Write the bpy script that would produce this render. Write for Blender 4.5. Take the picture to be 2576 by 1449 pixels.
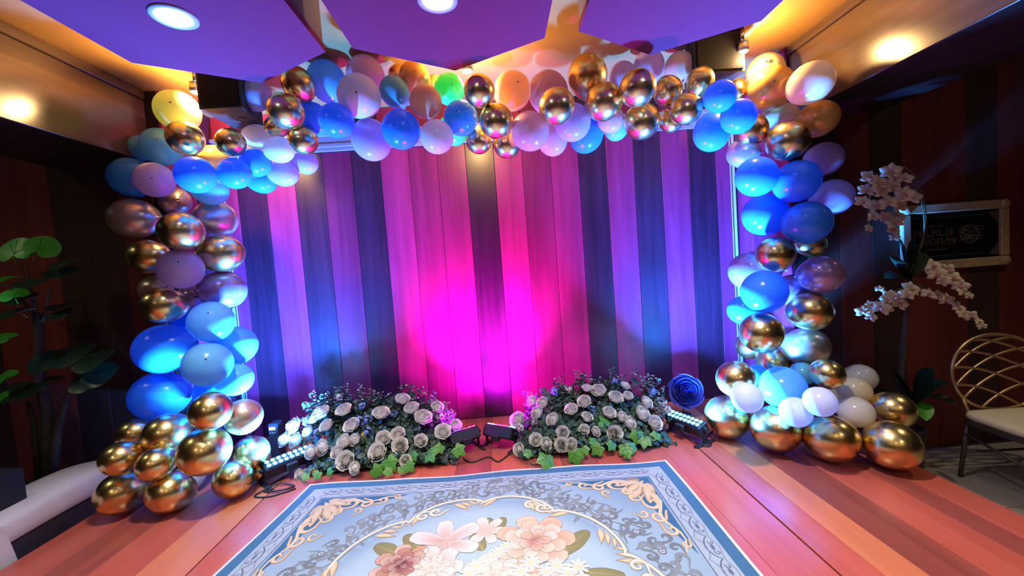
import bpy, math, random
import numpy as np
from mathutils import Vector, Matrix, Euler
random.seed(7)
rng = np.random.default_rng(7)
scene = bpy.context.scene
for _o in list(bpy.data.objects):
    bpy.data.objects.remove(_o)
COL = scene.collection

# ------------------------------------------------------------------ camera
W, H, F = 2576, 1449, 1000.0
CAMP = np.array([0.0, 0.0, 1.15])
YAW, PITCH, ROLL = math.radians(-1.9), math.radians(-3.0), math.radians(4.2)
_f = np.array([-math.sin(YAW) * math.cos(PITCH), math.cos(YAW) * math.cos(PITCH), math.sin(PITCH)])
_r = np.array([math.cos(YAW), math.sin(YAW), 0.0])
_u = np.cross(_r, _f)
_r, _u = math.cos(ROLL) * _r - math.sin(ROLL) * _u, math.sin(ROLL) * _r + math.cos(ROLL) * _u
cam_data = bpy.data.cameras.new('camera')
cam_data.sensor_width = 36.0
cam_data.lens = 36.0 * F / W
cam_data.clip_start = 0.02
cam = bpy.data.objects.new('camera', cam_data)
COL.objects.link(cam)
cam.matrix_world = Matrix(((_r[0], _u[0], -_f[0], CAMP[0]), (_r[1], _u[1], -_f[1], CAMP[1]),
                           (_r[2], _u[2], -_f[2], CAMP[2]), (0, 0, 0, 1)))
scene.camera = cam


def ray(x, y):
    return _f + _r * (x - W / 2) / F + _u * (H / 2 - y) / F


def PY(x, y, Y):                       # point of the photo at depth Y
    d = ray(x, y)
    return CAMP + d * (Y / d[1])


def PZ(x, y, Z):                       # point of the photo at height Z
    d = ray(x, y)
    return CAMP + d * ((Z - CAMP[2]) / d[2])


# ------------------------------------------------------------------ world, exposure
world = bpy.data.worlds.new('world')
scene.world = world
world.use_nodes = True
world.node_tree.nodes['Background'].inputs[0].default_value = (0.35, 0.25, 0.6, 1)
world.node_tree.nodes['Background'].inputs[1].default_value = 0.015
scene.view_settings.view_transform = 'Standard'
scene.view_settings.look = 'None'
scene.view_settings.gamma = 1.0
scene.view_settings.use_curve_mapping = False
scene.view_settings.exposure = 0.12
scene.cycles.use_denoising = True
scene.cycles.sample_clamp_indirect = 6.0
scene.cycles.max_bounces = 5
scene.cycles.diffuse_bounces = 3
scene.cycles.glossy_bounces = 4

ZC, ZH, ZB = 2.40, 2.15, 1.96          # ceiling, hexagon underside, bulkhead underside
YB, YL, YR = 3.05, 2.60, 2.50          # stage wall, side walls left and right of the alcove
XL, XR = -2.11, 1.93                   # bulkhead faces
GZ = -0.25                             # room floor below the stage


def link_light(name, data, loc, direction=None, parent=None):
    o = bpy.data.objects.new(name, data)
    COL.objects.link(o)
    o.location = loc
    if direction is not None:
        o.rotation_euler = Vector(direction).to_track_quat('-Z', 'Y').to_euler()
    if parent:
        o.parent = parent
    return o


def spot(name, loc, direction, col, watts, angle=100, blend=0.6, size=0.04):
    d = bpy.data.lights.new(name, 'SPOT')
    d.color, d.energy, d.spot_size, d.spot_blend, d.shadow_soft_size = col, watts, math.radians(angle), blend, size
    return link_light(name, d, loc, direction)


def area(name, loc, direction, col, watts, sx, sy, spread=180):
    d = bpy.data.lights.new(name, 'AREA')
    d.shape = 'RECTANGLE'
    d.size, d.size_y, d.color, d.energy, d.spread = sx, sy, col, watts, math.radians(spread)
    return link_light(name, d, loc, direction)


def point(name, loc, col, watts, size=0.03):
    d = bpy.data.lights.new(name, 'POINT')
    d.color, d.energy, d.shadow_soft_size = col, watts, size
    return link_light(name, d, loc)


# ------------------------------------------------------------------ materials
M = {}


def new_mat(name):
    m = bpy.data.materials.new(name)
    m.use_nodes = True
    M[name] = m
    nt = m.node_tree
    return m, nt, nt.nodes['Principled BSDF']


def mat(name, col, rough=0.5, metal=0.0, noise=0.0, scale=20.0, bump=0.0, coat=0.0, spec=0.5, trans=0.0):
    m, nt, b = new_mat(name)
    b.inputs['Base Color'].default_value = (*col, 1)
    b.inputs['Roughness'].default_value = rough
    b.inputs['Metallic'].default_value = metal
    b.inputs['Coat Weight'].default_value = coat
    b.inputs['Specular IOR Level'].default_value = spec
    if noise or bump:
        tc = nt.nodes.new('ShaderNodeTexCoord')
        n = nt.nodes.new('ShaderNodeTexNoise')
        n.inputs['Scale'].default_value = scale
        n.inputs['Detail'].default_value = 4
        nt.links.new(tc.outputs['Object'], n.inputs['Vector'])
        if noise:
            hsv = nt.nodes.new('ShaderNodeHueSaturation')
            hsv.inputs['Color'].default_value = (*col, 1)
            mr = nt.nodes.new('ShaderNodeMapRange')
            mr.inputs['From Min'].default_value = 0.3
            mr.inputs['From Max'].default_value = 0.7
            mr.inputs['To Min'].default_value = 1 - noise
            mr.inputs['To Max'].default_value = 1 + noise
            nt.links.new(n.outputs['Fac'], mr.inputs['Value'])
            nt.links.new(mr.outputs['Result'], hsv.inputs['Value'])
            nt.links.new(hsv.outputs['Color'], b.inputs['Base Color'])
        if bump:
            bp = nt.nodes.new('ShaderNodeBump')
            bp.inputs['Strength'].default_value = bump
            bp.inputs['Distance'].default_value = 0.01
            nt.links.new(n.outputs['Fac'], bp.inputs['Height'])
            nt.links.new(bp.outputs['Normal'], b.inputs['Normal'])
    if trans:
        tr = nt.nodes.new('ShaderNodeBsdfTranslucent')
        tr.inputs['Color'].default_value = (*col, 1)
        mx = nt.nodes.new('ShaderNodeMixShader')
        mx.inputs['Fac'].default_value = trans
        out = nt.nodes['Material Output']
        nt.links.new(b.outputs[0], mx.inputs[1])
        nt.links.new(tr.outputs[0], mx.inputs[2])
        nt.links.new(mx.outputs[0], out.inputs['Surface'])
    return m


def wood(name, dark, light, rough=0.3, stretch=(14, 14, 1.2), coat=0.0, vary=0.25):
    m, nt, b = new_mat(name)
    tc = nt.nodes.new('ShaderNodeTexCoord')
    oi = nt.nodes.new('ShaderNodeObjectInfo')
    mp = nt.nodes.new('ShaderNodeMapping')
    mp.inputs['Scale'].default_value = stretch
    add = nt.nodes.new('ShaderNodeVectorMath')
    add.operation = 'ADD'
    mul = nt.nodes.new('ShaderNodeMath')
    mul.operation = 'MULTIPLY'
    mul.inputs[1].default_value = 37.0
    nt.links.new(oi.outputs['Random'], mul.inputs[0])
    nt.links.new(tc.outputs['Object'], mp.inputs['Vector'])
    nt.links.new(mp.outputs['Vector'], add.inputs[0])
    nt.links.new(mul.outputs[0], add.inputs[1])
    n = nt.nodes.new('ShaderNodeTexNoise')
    n.inputs['Scale'].default_value = 1.0
    n.inputs['Detail'].default_value = 6
    n.inputs['Roughness'].default_value = 0.6
    n.inputs['Distortion'].default_value = 0.6
    nt.links.new(add.outputs[0], n.inputs['Vector'])
    cr = nt.nodes.new('ShaderNodeValToRGB')
    cr.color_ramp.elements[0].position = 0.3
    cr.color_ramp.elements[0].color = (*dark, 1)
    cr.color_ramp.elements[1].position = 0.7
    cr.color_ramp.elements[1].color = (*light, 1)
    nt.links.new(n.outputs['Fac'], cr.inputs['Fac'])
    hsv = nt.nodes.new('ShaderNodeHueSaturation')
    mr = nt.nodes.new('ShaderNodeMapRange')
    mr.inputs['To Min'].default_value = 1 - vary
    mr.inputs['To Max'].default_value = 1 + vary
    nt.links.new(oi.outputs['Random'], mr.inputs['Value'])
    nt.links.new(mr.outputs['Result'], hsv.inputs['Value'])
    nt.links.new(cr.outputs['Color'], hsv.inputs['Color'])
    nt.links.new(hsv.outputs['Color'], b.inputs['Base Color'])
    b.inputs['Roughness'].default_value = rough
    b.inputs['Specular IOR Level'].default_value = 0.35
    b.inputs['Coat Weight'].default_value = coat
    b.inputs['Coat Roughness'].default_value = 0.22
    return m


def emit(name, col, strength):
    m, nt, b = new_mat(name)
    b.inputs['Base Color'].default_value = (0, 0, 0, 1)
    b.inputs['Emission Color'].default_value = (*col, 1)
    b.inputs['Emission Strength'].default_value = strength
    return m


def vcol_mat(name, rough=0.85):
    m, nt, b = new_mat(name)
    a = nt.nodes.new('ShaderNodeVertexColor')
    a.layer_name = 'Col'
    nt.links.new(a.outputs['Color'], b.inputs['Base Color'])
    b.inputs['Roughness'].default_value = rough
    b.inputs['Specular IOR Level'].default_value = 0.15
    return m


wood('wall_red', (0.11, 0.008, 0.036), (0.20, 0.016, 0.066), 0.34, (16, 16, 0.9), 0.08, 0.15)
wood('wall_dark', (0.020, 0.005, 0.014), (0.055, 0.011, 0.032), 0.34, (16, 16, 0.9), 0.08, 0.2)
wood('wall_light', (0.19, 0.012, 0.058), (0.31, 0.024, 0.098), 0.34, (16, 16, 0.9), 0.08, 0.15)
wood('side_red', (0.11, 0.020, 0.016), (0.20, 0.036, 0.026), 0.55, (10, 10, 0.9), 0.0, 0.2)
wood('side_dark', (0.030, 0.014, 0.012), (0.06, 0.024, 0.020), 0.55, (10, 10, 0.9), 0.0, 0.2)
wood('stage_red', (0.40, 0.080, 0.050), (0.52, 0.115, 0.072), 0.30, (16, 0.8, 16), 0.2, 0.12)
wood('stage_brown', (0.24, 0.055, 0.042), (0.38, 0.088, 0.062), 0.32, (16, 0.8, 16), 0.2, 0.15)
wood('stage_orange', (0.52, 0.15, 0.070), (0.62, 0.20, 0.090), 0.30, (16, 0.8, 16), 0.2, 0.08)
wood('beam_wood', (0.05, 0.030, 0.022), (0.12, 0.072, 0.048), 0.18, (14, 0.7, 9), 0.5, 0.1)
wood('dark_wood', (0.012, 0.008, 0.008), (0.03, 0.018, 0.016), 0.5, (8, 1, 8), 0.0, 0.2)
mat('backing', (0.012, 0.007, 0.008), 0.9, noise=0.2)
mat('plaster', (0.32, 0.165, 0.042), 0.85, noise=0.06, scale=3)
mat('hex_paint', (0.150, 0.022, 0.056), 0.85, noise=0.05, scale=60, bump=0.05, spec=0.1)
mat('hex_side', (0.10, 0.085, 0.09), 0.7, noise=0.05)
mat('tile', (0.36, 0.31, 0.25), 0.35, noise=0.12, scale=5)
mat('carpet_dark', (0.02, 0.018, 0.022), 0.95, noise=0.3, scale=60)
mat('white_trim', (0.38, 0.36, 0.42), 0.4, noise=0.03)
mat('black_plastic', (0.010, 0.010, 0.012), 0.7, noise=0.15, scale=40)
mat('grey_trim', (0.20, 0.18, 0.22), 0.4, noise=0.03)
mat('black_metal', (0.015, 0.015, 0.017), 0.45, metal=0.3, noise=0.2, scale=30)
mat('grille', (0.008, 0.008, 0.012), 0.9, noise=0.4, scale=250, bump=0.3, spec=0.1)
mat('steel', (0.55, 0.55, 0.58), 0.28, metal=1.0, noise=0.05)
mat('cable', (0.010, 0.010, 0.012), 0.5, noise=0.1)
mat('gold', (0.80, 0.60, 0.25), 0.26, metal=1.0, noise=0.05, scale=4)
mat('champagne', (0.64, 0.48, 0.37), 0.30, metal=0.75, noise=0.05, scale=4)
LT = 0.38
mat('blue', (0.05, 0.33, 0.78), 0.22, noise=0.03, scale=3, trans=LT)
mat('sky', (0.18, 0.58, 0.82), 0.22, noise=0.03, scale=3, trans=LT)
mat('white', (0.80, 0.76, 0.72), 0.22, noise=0.02, scale=3, trans=LT)
mat('lilac', (0.58, 0.46, 0.72), 0.22, noise=0.03, scale=3, trans=LT)
mat('purple_pearl', (0.44, 0.28, 0.50), 0.22, metal=0.45, noise=0.04, scale=3)
mat('mint', (0.07, 0.85, 0.30), 0.22, noise=0.03, scale=3, trans=LT)
mat('teal', (0.18, 0.56, 0.62), 0.22, noise=0.03, scale=3, trans=LT)
mat('amber', (0.72, 0.36, 0.10), 0.22, metal=0.25, noise=0.04, scale=3)
mat('peach', (0.80, 0.52, 0.34), 0.22, noise=0.03, scale=3, trans=LT)
mat('pink', (0.70, 0.44, 0.50), 0.22, noise=0.03, scale=3, trans=LT)
mat('white_lamp_tint', (0.70, 0.86, 0.40), 0.22, noise=0.02, scale=3, trans=0.35)  # white balloon next to a lamp, the yellow glow put into its colour
mat('cream', (0.85, 0.74, 0.50), 0.22, noise=0.02, scale=3, trans=0.35)
mat('tip', (0.04, 0.06, 0.10), 0.5, noise=0.1)
mat('rose_white', (0.88, 0.87, 0.82), 0.6, noise=0.03, scale=30, trans=0.15)
mat('rose_core', (0.80, 0.74, 0.50), 0.6, noise=0.06, scale=30, trans=0.2)
mat('leaf_ivy', (0.055, 0.21, 0.012), 0.45, noise=0.35, scale=40)
mat('leaf_euca', (0.055, 0.12, 0.085), 0.55, noise=0.4, scale=30)
mat('leaf_fill', (0.030, 0.070, 0.045), 0.6, noise=0.4, scale=20)
mat('leaf_dark', (0.010, 0.035, 0.020), 0.35, noise=0.35, scale=15)
mat('leaf_bright', (0.055, 0.40, 0.015), 0.4, noise=0.25, scale=12, trans=0.25)  # green raised to stand in for green light on the left plant
mat('stem', (0.09, 0.10, 0.04), 0.7, noise=0.3)
mat('bark', (0.05, 0.045, 0.032), 0.85, noise=0.4, scale=25, bump=0.5)
mat('rose_blue', (0.12, 0.14, 0.62), 0.35, noise=0.1, scale=10, trans=0.2)
mat('filler_blue', (0.16, 0.26, 0.62), 0.6, noise=0.2, scale=40)
mat('bud', (0.55, 0.55, 0.55), 0.6, noise=0.2, scale=40)
mat('filler_yellow', (0.55, 0.42, 0.08), 0.6, noise=0.2)
mat('orchid', (0.74, 0.62, 0.46), 0.6, noise=0.12, scale=25, trans=0.15)
mat('orchid_lip', (0.55, 0.22, 0.20), 0.6, noise=0.12, scale=25)
mat('chair_gold', (0.62, 0.42, 0.22), 0.35, metal=0.8, noise=0.05)
mat('chair_dark', (0.10, 0.075, 0.055), 0.45, metal=0.5, noise=0.15)
mat('cushion', (0.80, 0.70, 0.42), 0.75, noise=0.05, scale=40, bump=0.05)
mat('frame_wood', (0.42, 0.31, 0.18), 0.6, noise=0.15, scale=14)
mat('picture_black', (0.006, 0.006, 0.012), 0.25, noise=0.2)
mat('picture_ink', (0.085, 0.065, 0.070), 0.5, noise=0.3, scale=60)
mat('picture_line', (0.16, 0.13, 0.135), 0.5, noise=0.2, scale=60)
mat('white_cloth', (0.70, 0.68, 0.68), 0.8, noise=0.06, scale=8, bump=0.15)
mat('bench_dark', (0.03, 0.022, 0.025), 0.7, noise=0.2)
mat('pot_dark', (0.02, 0.018, 0.02), 0.3, noise=0.2)
mat('soil', (0.03, 0.02, 0.015), 0.95, noise=0.4, scale=50)
vcol_mat('rug_print')
mat('rug_edge', (0.78, 0.80, 0.86), 0.9, noise=0.05)
emit('lamp_white', (0.85, 0.93, 1.0), 30)
emit('lamp_warm', (1.0, 0.80, 0.50), 18)
emit('led_blue', (0.06, 0.45, 1.0), 14)
emit('led_magenta', (1.0, 0.03, 0.30), 10)
emit('led_violet', (0.16, 0.05, 1.0), 3)
emit('led_amber', (1.0, 0.65, 0.15), 6)


# ------------------------------------------------------------------ mesh helpers
class MB:
    def __init__(self):
        self.v, self.f, self.c = [], [], []

    def add(self, verts, faces, col=None):
        o = len(self.v)
        self.v += [tuple(map(float, p)) for p in verts]
        self.f += [tuple(i + o for i in q) for q in faces]
        if col is not None:
            cols = col if isinstance(col, list) else [col] * len(verts)
            self.c += cols
        return self

    def box(self, lo, hi, b=0.0):
        x0, y0, z0 = lo
        x1, y1, z1 = hi
        if b <= 0:
            vs = [(x, y, z) for x in (x0, x1) for y in (y0, y1) for z in (z0, z1)]
            return self.add(vs, [(0, 1, 3, 2), (4, 6, 7, 5), (0, 4, 5, 1), (2, 3, 7, 6), (0, 2, 6, 4), (1, 5, 7, 3)])
        # chamfered box: 24 verts
        vs, idx = [], {}
        for ix, x in enumerate((x0, x1)):
            for iy, y in enumerate((y0, y1)):
                for iz, z in enumerate((z0, z1)):
                    sx, sy, sz = (b if ix == 0 else -b), (b if iy == 0 else -b), (b if iz == 0 else -b)
                    idx[ix, iy, iz] = len(vs)
                    vs += [(x, y + sy, z + sz), (x + sx, y, z + sz), (x + sx, y + sy, z)]
        I = lambda a, k: idx[a] + k
        fs = []
        for s in (0, 1):
            fs.append([I((s, 0, 0), 0), I((s, 1, 0), 0), I((s, 1, 1), 0), I((s, 0, 1), 0)])
            fs.append([I((0, s, 0), 1), I((1, s, 0), 1), I((1, s, 1), 1), I((0, s, 1), 1)])
            fs.append([I((0, 0, s), 2), I((1, 0, s), 2), I((1, 1, s), 2), I((0, 1, s), 2)])
        for a in (0, 1):
            for c in (0, 1):
                fs.append([I((a, c, 0), 0), I((a, c, 0), 1), I((a, c, 1), 1), I((a, c, 1), 0)])
                fs.append([I((a, 0, c), 0), I((a, 0, c), 2), I((a, 1, c), 2), I((a, 1, c), 0)])
                fs.append([I((0, a, c), 1), I((0, a, c), 2), I((1, a, c), 2), I((1, a, c), 1)])
        for k in idx.values():
            fs.append([k, k + 1, k + 2])
        return self.add(vs, fs)

    def tube(self, pts, r, n=8, cap=True):
        pts = [Vector(p) for p in pts]
        rs = r if isinstance(r, (list, tuple)) else [r] * len(pts)
        vs, fs = [], []
        t0 = (pts[1] - pts[0]).normalized()
        side = t0.orthogonal().normalized()
        for i, p in enumerate(pts):
            t = (pts[min(i + 1, len(pts) - 1)] - pts[max(i - 1, 0)]).normalized()
            side = (side - t * side.dot(t))
            side = side.normalized() if side.length > 1e-6 else t.orthogonal().normalized()
            w = t.cross(side)
            for k in range(n):
                a = 2 * math.pi * k / n
                vs.append(p + (side * math.cos(a) + w * math.sin(a)) * rs[i])
        for i in range(len(pts) - 1):
            for k in range(n):
                k2 = (k + 1) % n
                fs.append((i * n + k, i * n + k2, (i + 1) * n + k2, (i + 1) * n + k))
        if cap:
            fs.append(tuple(range(n - 1, -1, -1)))
            fs.append(tuple((len(pts) - 1) * n + k for k in range(n)))
        return self.add(vs, fs)

    def lathe(self, prof, n=20, origin=(0, 0, 0), closed_ends=True):
        vs, fs = [], []
        ox, oy, oz = origin
        for (r, z) in prof:
            for k in range(n):
                a = 2 * math.pi * k / n
                vs.append((ox + r * math.cos(a), oy + r * math.sin(a), oz + z))
        for i in range(len(prof) - 1):
            for k in range(n):
                k2 = (k + 1) % n
                fs.append((i * n + k, i * n + k2, (i + 1) * n + k2, (i + 1) * n + k))
        if closed_ends:
            fs.append(tuple(range(n - 1, -1, -1)))
            fs.append(tuple((len(prof) - 1) * n + k for k in range(n)))
        return self.add(vs, fs)

    def prism(self, poly, z0, z1):
        n = len(poly)
        vs = [(x, y, z0) for x, y in poly] + [(x, y, z1) for x, y in poly]
        fs = [tuple(range(n - 1, -1, -1)), tuple(range(n, 2 * n))]
        fs += [(i, (i + 1) % n, n + (i + 1) % n, n + i) for i in range(n)]
        return self.add(vs, fs)

    def xform(self, mtx, start=0):
        for i in range(start, len(self.v)):
            self.v[i] = tuple(mtx @ Vector(self.v[i]))
        return self

    def mesh(self, name, material, smooth=False):
        me = bpy.data.meshes.new(name)
        me.from_pydata(self.v, [], self.f)
        if self.c:
            a = me.color_attributes.new('Col', 'FLOAT_COLOR', 'POINT')
            a.data.foreach_set('color', [x for c in self.c for x in (*c, 1.0)])
        me.materials.append(M[material])
        if smooth:
            me.polygons.foreach_set('use_smooth', [True] * len(me.polygons))
        me.update()
        return me

    def build(self, name, material, parent=None, smooth=False, loc=None):
        return obj(name, self.mesh(name, material, smooth), parent, loc)


def obj(name, me, parent=None, loc=None, rot=None, scale=None):
    o = bpy.data.objects.new(name, me)
    COL.objects.link(o)
    if parent is not None:
        o.parent = parent
    if loc is not None:
        o.location = loc
    if rot is not None:
        o.rotation_euler = rot
    if scale is not None:
        o.scale = scale if hasattr(scale, '__len__') else (scale,) * 3
    return o


def tag(o, label, cat, group=None):
    o['label'], o['category'] = label, cat
    if group:
        o['group'] = group
    return o


def thing(name, label, cat, loc=(0, 0, 0), rz=0.0, group=None):
    o = obj(name, None, None, loc, (0, 0, rz))
    return tag(o, label, cat, group)


def struct(o):
    o['kind'] = 'structure'
    return o


def frame_quat(zdir, roll=0.0):
    return Vector(zdir).to_track_quat('Z', 'Y') @ Euler((0, 0, roll)).to_quaternion()


def bez(p0, p1, p2, p3, n=10):
    p0, p1, p2, p3 = map(Vector, (p0, p1, p2, p3))
    out = []
    for i in range(n + 1):
        t = i / n
        out.append(p0 * (1 - t) ** 3 + p1 * 3 * t * (1 - t) ** 2 + p2 * 3 * t * t * (1 - t) + p3 * t ** 3)
    return out


# ------------------------------------------------------------------ room shell
fl = struct(MB().box((-5, -4, GZ - 0.1), (5, 4, GZ)).build('floor', 'backing'))
tile_me = MB().box((-0.298, -0.298, 0), (0.298, 0.298, 0.012), 0.002).mesh('tile', 'tile')
for i in range(4):
    for j in range(5):
        obj('tile', tile_me, fl, (2.36 + 0.6 * i, 2.15 - 0.6 * j, GZ + 0.0005))
carp_me = MB().box((-0.249, -0.249, 0), (0.249, 0.249, 0.012), 0.002).mesh('carpet_tile', 'carpet_dark')
for i in range(5):
    for j in range(7):
        obj('carpet_tile', carp_me, fl, (-2.52 - 0.5 * i, 2.34 - 0.5 * j, GZ + 0.0005))

struct(MB().box((-5, -4, ZC), (5, 4, ZC + 0.1)).build('ceiling', 'plaster'))
struct(MB().box((-5, -4.1, GZ), (5, -4, ZC)).build('wall_front', 'plaster'))
struct(MB().box((-5.1, -4, GZ), (-5, 4, ZC)).build('wall_left', 'side_dark'))
struct(MB().box((5, -4, GZ), (5.1, 4, ZC)).build('wall_right', 'side_dark'))

# stage wall of upright planks
PW = 0.2125
wb = struct(MB().box((-2.2, YB + 0.012, GZ), (2.1, YB + 0.1, ZC)).build('wall_back', 'backing'))
plank_me = {m: MB().box((-PW / 2 + 0.0012, -0.006, 0), (PW / 2 - 0.0012, 0.012, ZC - 0.002), 0.0015).mesh('plank', m)
            for m in ('wall_red', 'wall_dark', 'wall_light')}
tones = 'L D L D R D L R L D L R L D L D L D L'.split()
x = -0.176 - PW * 9 + PW / 2
i = 0
while x < 1.86:
    m = {'R': 'wall_red', 'D': 'wall_dark', 'L': 'wall_light'}[tones[i % len(tones)]]
    if i == 8: m = 'wall_red'
    obj('plank', plank_me[m], wb, (x, YB, 0))
    x += PW
    i += 1

# returns of the alcove and the side walls
def plank_wall(name, p0, p1, z0, z1, mats, width=0.2):
    p0, p1 = Vector((*p0, 0)), Vector((*p1, 0))
    d = p1 - p0
    L = d.length
    n = max(1, round(L / width))
    ang = math.atan2(d.y, d.x)
    root = struct(MB().box((0, 0.012, z0), (L, 0.09, z1)).build(name, 'backing', None, False, p0))
    root.rotation_euler = (0, 0, ang)
    w = L / n
    mes = {m: MB().box((0.001, -0.006, z0), (w - 0.001, 0.0118, z1 - 0.002), 0.0015).mesh('plank', m) for m in set(mats)}
    for k in range(n):
        obj('plank', mes[mats[k % len(mats)]], root, (w * k, 0, 0))
    return root

plank_wall('wall_alcove_left', (-2.02, YL), (-2.02, YB), GZ, ZC, ['wall_light', 'wall_dark'], 0.21)
plank_wall('wall_alcove_right', (1.90, YB), (1.90, YR), GZ, ZC, ['wall_light', 'wall_red'], 0.21)
plank_wall('wall_back_left', (-4.99, YL), (-2.12, YL), GZ, ZC, ['side_dark', 'side_red', 'side_red', 'side_dark'], 0.21)
plank_wall('wall_back_right', (2.0, YR), (4.99, YR), GZ, ZC, ['side_dark', 'side_red', 'side_dark', 'side_red', 'side_red'], 0.21)

# bulkheads clad in glossy wood, running towards the camera
def bulkhead(name, x0, x1, y1):
    root = struct(MB().box((min(x0, x1), -4, ZB), (max(x0, x1), y1, ZC - 0.001)).build(name, 'dark_wood'))
    s = 1 if x1 > x0 else -1
    y = y1
    xa, xb = sorted((x0 - s * 0.012, x0 - s * 0.0005))
    for k in range(5):
        MB().box((xa, y - 1.248, ZB + 0.001), (xb, y, ZC - 0.06), 0.002).build('panel', 'beam_wood', root)
        MB().box((xa - (0.012 if s > 0 else 0), y - 1.248, ZC - 0.058), (xb + (0.012 if s < 0 else 0), y, ZC - 0.002), 0.004).build('moulding', 'beam_wood', root)
        y -= 1.25
    return root

bulkhead('trim_1', XL, XL - 0.55, YL - 0.01)
bulkhead('trim_2', XR, XR + 0.55, YR - 0.01)

# white crown moulding on top of the stage wall and two corner trims
tr3 = MB()
for (za, zb, d) in ((2.10, 2.125, 0.02), (2.125, 2.15, 0.035), (2.15, 2.20, 0.03), (2.20, 2.225, 0.055)):
    tr3.box((-2.0, YB - 0.008 - d, za), (1.885, YB - 0.008, zb), 0.002)
struct(tr3.build('trim_3', 'grey_trim'))
for nm, xx, sg in (('trim_4', -1.985, 1), ('trim_5', 1.865, -1)):
    t = MB().box((xx - 0.006, YB - 0.03, 0.001), (xx + 0.006, YB - 0.0075, 2.099), 0.002)
    t.tube([(xx + sg * 0.024, YB - 0.02, 0.001), (xx + sg * 0.024, YB - 0.02, 2.099)], 0.004, 8)
    struct(t.build(nm, 'white_trim'))

# ------------------------------------------------------------------ stage platform
stage = thing('stage_platform', 'low stage of reddish wooden planks carrying the rug and the balloon arch', 'stage', (0, 0, GZ))
MB().box((-2.005, -0.75, 0.0005), (1.885, YB - 0.008, 0.232)).build('platform_body', 'black_plastic', stage)
for xa, xb in ((-2.245, -2.0055), (1.8855, 2.035)):
    MB().box((xa, -0.75, 0.0005), (xb, YR - 0.012, 0.232)).build('platform_side', 'black_plastic', stage)
xs = [-2.25, -2.008, -1.80, -1.58, -1.355] + [-1.355 + 0.2054 * k for k in range(1, 13)] + [1.25, 1.39, 1.58, 1.77, 1.886, 2.04]
kinds = ['stage_red', 'stage_brown', 'stage_red', 'stage_orange', 'stage_red'] + ['stage_red', 'stage_brown', 'stage_red', 'stage_red', 'stage_brown', 'stage_red', 'stage_red', 'stage_brown', 'stage_red', 'stage_red', 'stage_red'] + ['stage_red', 'stage_orange', 'stage_brown', 'stage_red', 'stage_brown', 'stage_red']
for k in range(len(xs) - 1):
    ga = 0.004 if abs(xs[k] + 1.355) < 1e-3 or abs(xs[k] - 1.1098) < 2e-3 else 0.0005
    gb = 0.004 if abs(xs[k + 1] + 1.355) < 1e-3 or abs(xs[k + 1] - 1.1098) < 2e-3 else 0.0005
    w = xs[k + 1] - xs[k]
    MB().box((ga, -0.755, 0.2335), (w - gb, (YB if -2.1 < xs[k] < 1.88 else YR) - 0.010, 0.25), 0.0012).build('plank', kinds[k % len(kinds)], stage, False, (xs[k], 0, 0))

# ------------------------------------------------------------------ hexagonal ceiling panels and lamps
def hexagon(name, label, cx, cy, R):
    poly = [(cx + R * math.sin(math.radians(60 * k)), cy + R * math.cos(math.radians(60 * k))) for k in range(6)]
    root = thing(name, label, 'ceiling panel', (0, 0, 0), 0, 'hexagonal ceiling panels')
    MB().prism(poly, ZH, ZH + 0.03).build('face_board', 'hex_paint', root)
    inner = [(cx + (x - cx) * 0.985, cy + (y - cy) * 0.985) for x, y in poly]
    MB().prism(inner, ZH + 0.0302, ZC - 0.001).build('side_box', 'hex_side', root)
    return root


def downlight(cx, cy, z, label, col, watts, material='lamp_white', r=0.052, angle=92):
    root = thing('recessed_downlight', label, 'downlight', (cx, cy, z), 0, 'recessed ceiling downlights')
    MB().lathe([(r * 1.42, -0.001), (r * 1.42, -0.006), (r * 1.3, -0.010), (r * 1.02, -0.006), (r * 1.0, -0.001)], 32, closed_ends=False).build('trim_ring', 'white_trim', root, True)
    MB().lathe([(0.0005, -0.0035), (r, -0.003)], 32, closed_ends=False).build('lens', material, root)
    spot('downlight_beam', (0, 0, -0.02), (0, 0, -1), col, watts, angle, 0.8, 0.05).parent = root
    return root


COOL = (0.86, 0.90, 1.0)
HEX = [(-1.095, 1.585, 0.478, 'violet hexagonal ceiling panel with a downlight, leftmost of the three in view'),
       (-0.135, 1.565, 0.485, 'violet hexagonal ceiling panel in the middle of the three in view'),
       (0.835, 1.535, 0.468, 'violet hexagonal ceiling panel, rightmost of the three in view'),
       (-0.62, 0.72, 0.478, 'violet hexagonal ceiling panel added in an unseen nearer row, left one'),  # nearer row is out of view, added to carry more downlights
       (0.36, 0.70, 0.478, 'violet hexagonal ceiling panel added in an unseen nearer row, right one')]
DL = ['round white downlight in the left hexagonal ceiling panel', 'round white downlight in the middle hexagonal ceiling panel',
      'round white downlight in the right hexagonal ceiling panel', 'round white downlight added in the unseen nearer left hexagonal panel',
      'round white downlight added in the unseen nearer right hexagonal panel']
HEXW = [135, 34, 150, 50, 60]
for (cx, cy, R, lb), dl, wt in zip(HEX, DL, HEXW):
    hexagon('hexagonal_ceiling_panel', lb, cx, cy, R)
    downlight(cx - 0.01, cy - 0.045, ZH, dl, (1.0, 0.90, 0.80), wt)
for k, (lx, ly) in enumerate([(-1.6, -0.9), (0.0, -1.1), (1.6, -0.9), (-0.8, -2.4), (0.9, -2.4)]):
    downlight(lx, ly, ZC, ['warm ceiling downlight left of and behind the stage front', 'warm ceiling downlight straight behind the stage front',
                           'warm ceiling downlight right of and behind the stage front', 'warm ceiling downlight in the far left of the seating area',
                           'warm ceiling downlight in the far right of the seating area'][k], (1.0, 0.80, 0.58), 34, 'lamp_warm', 0.06, 150)


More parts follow.
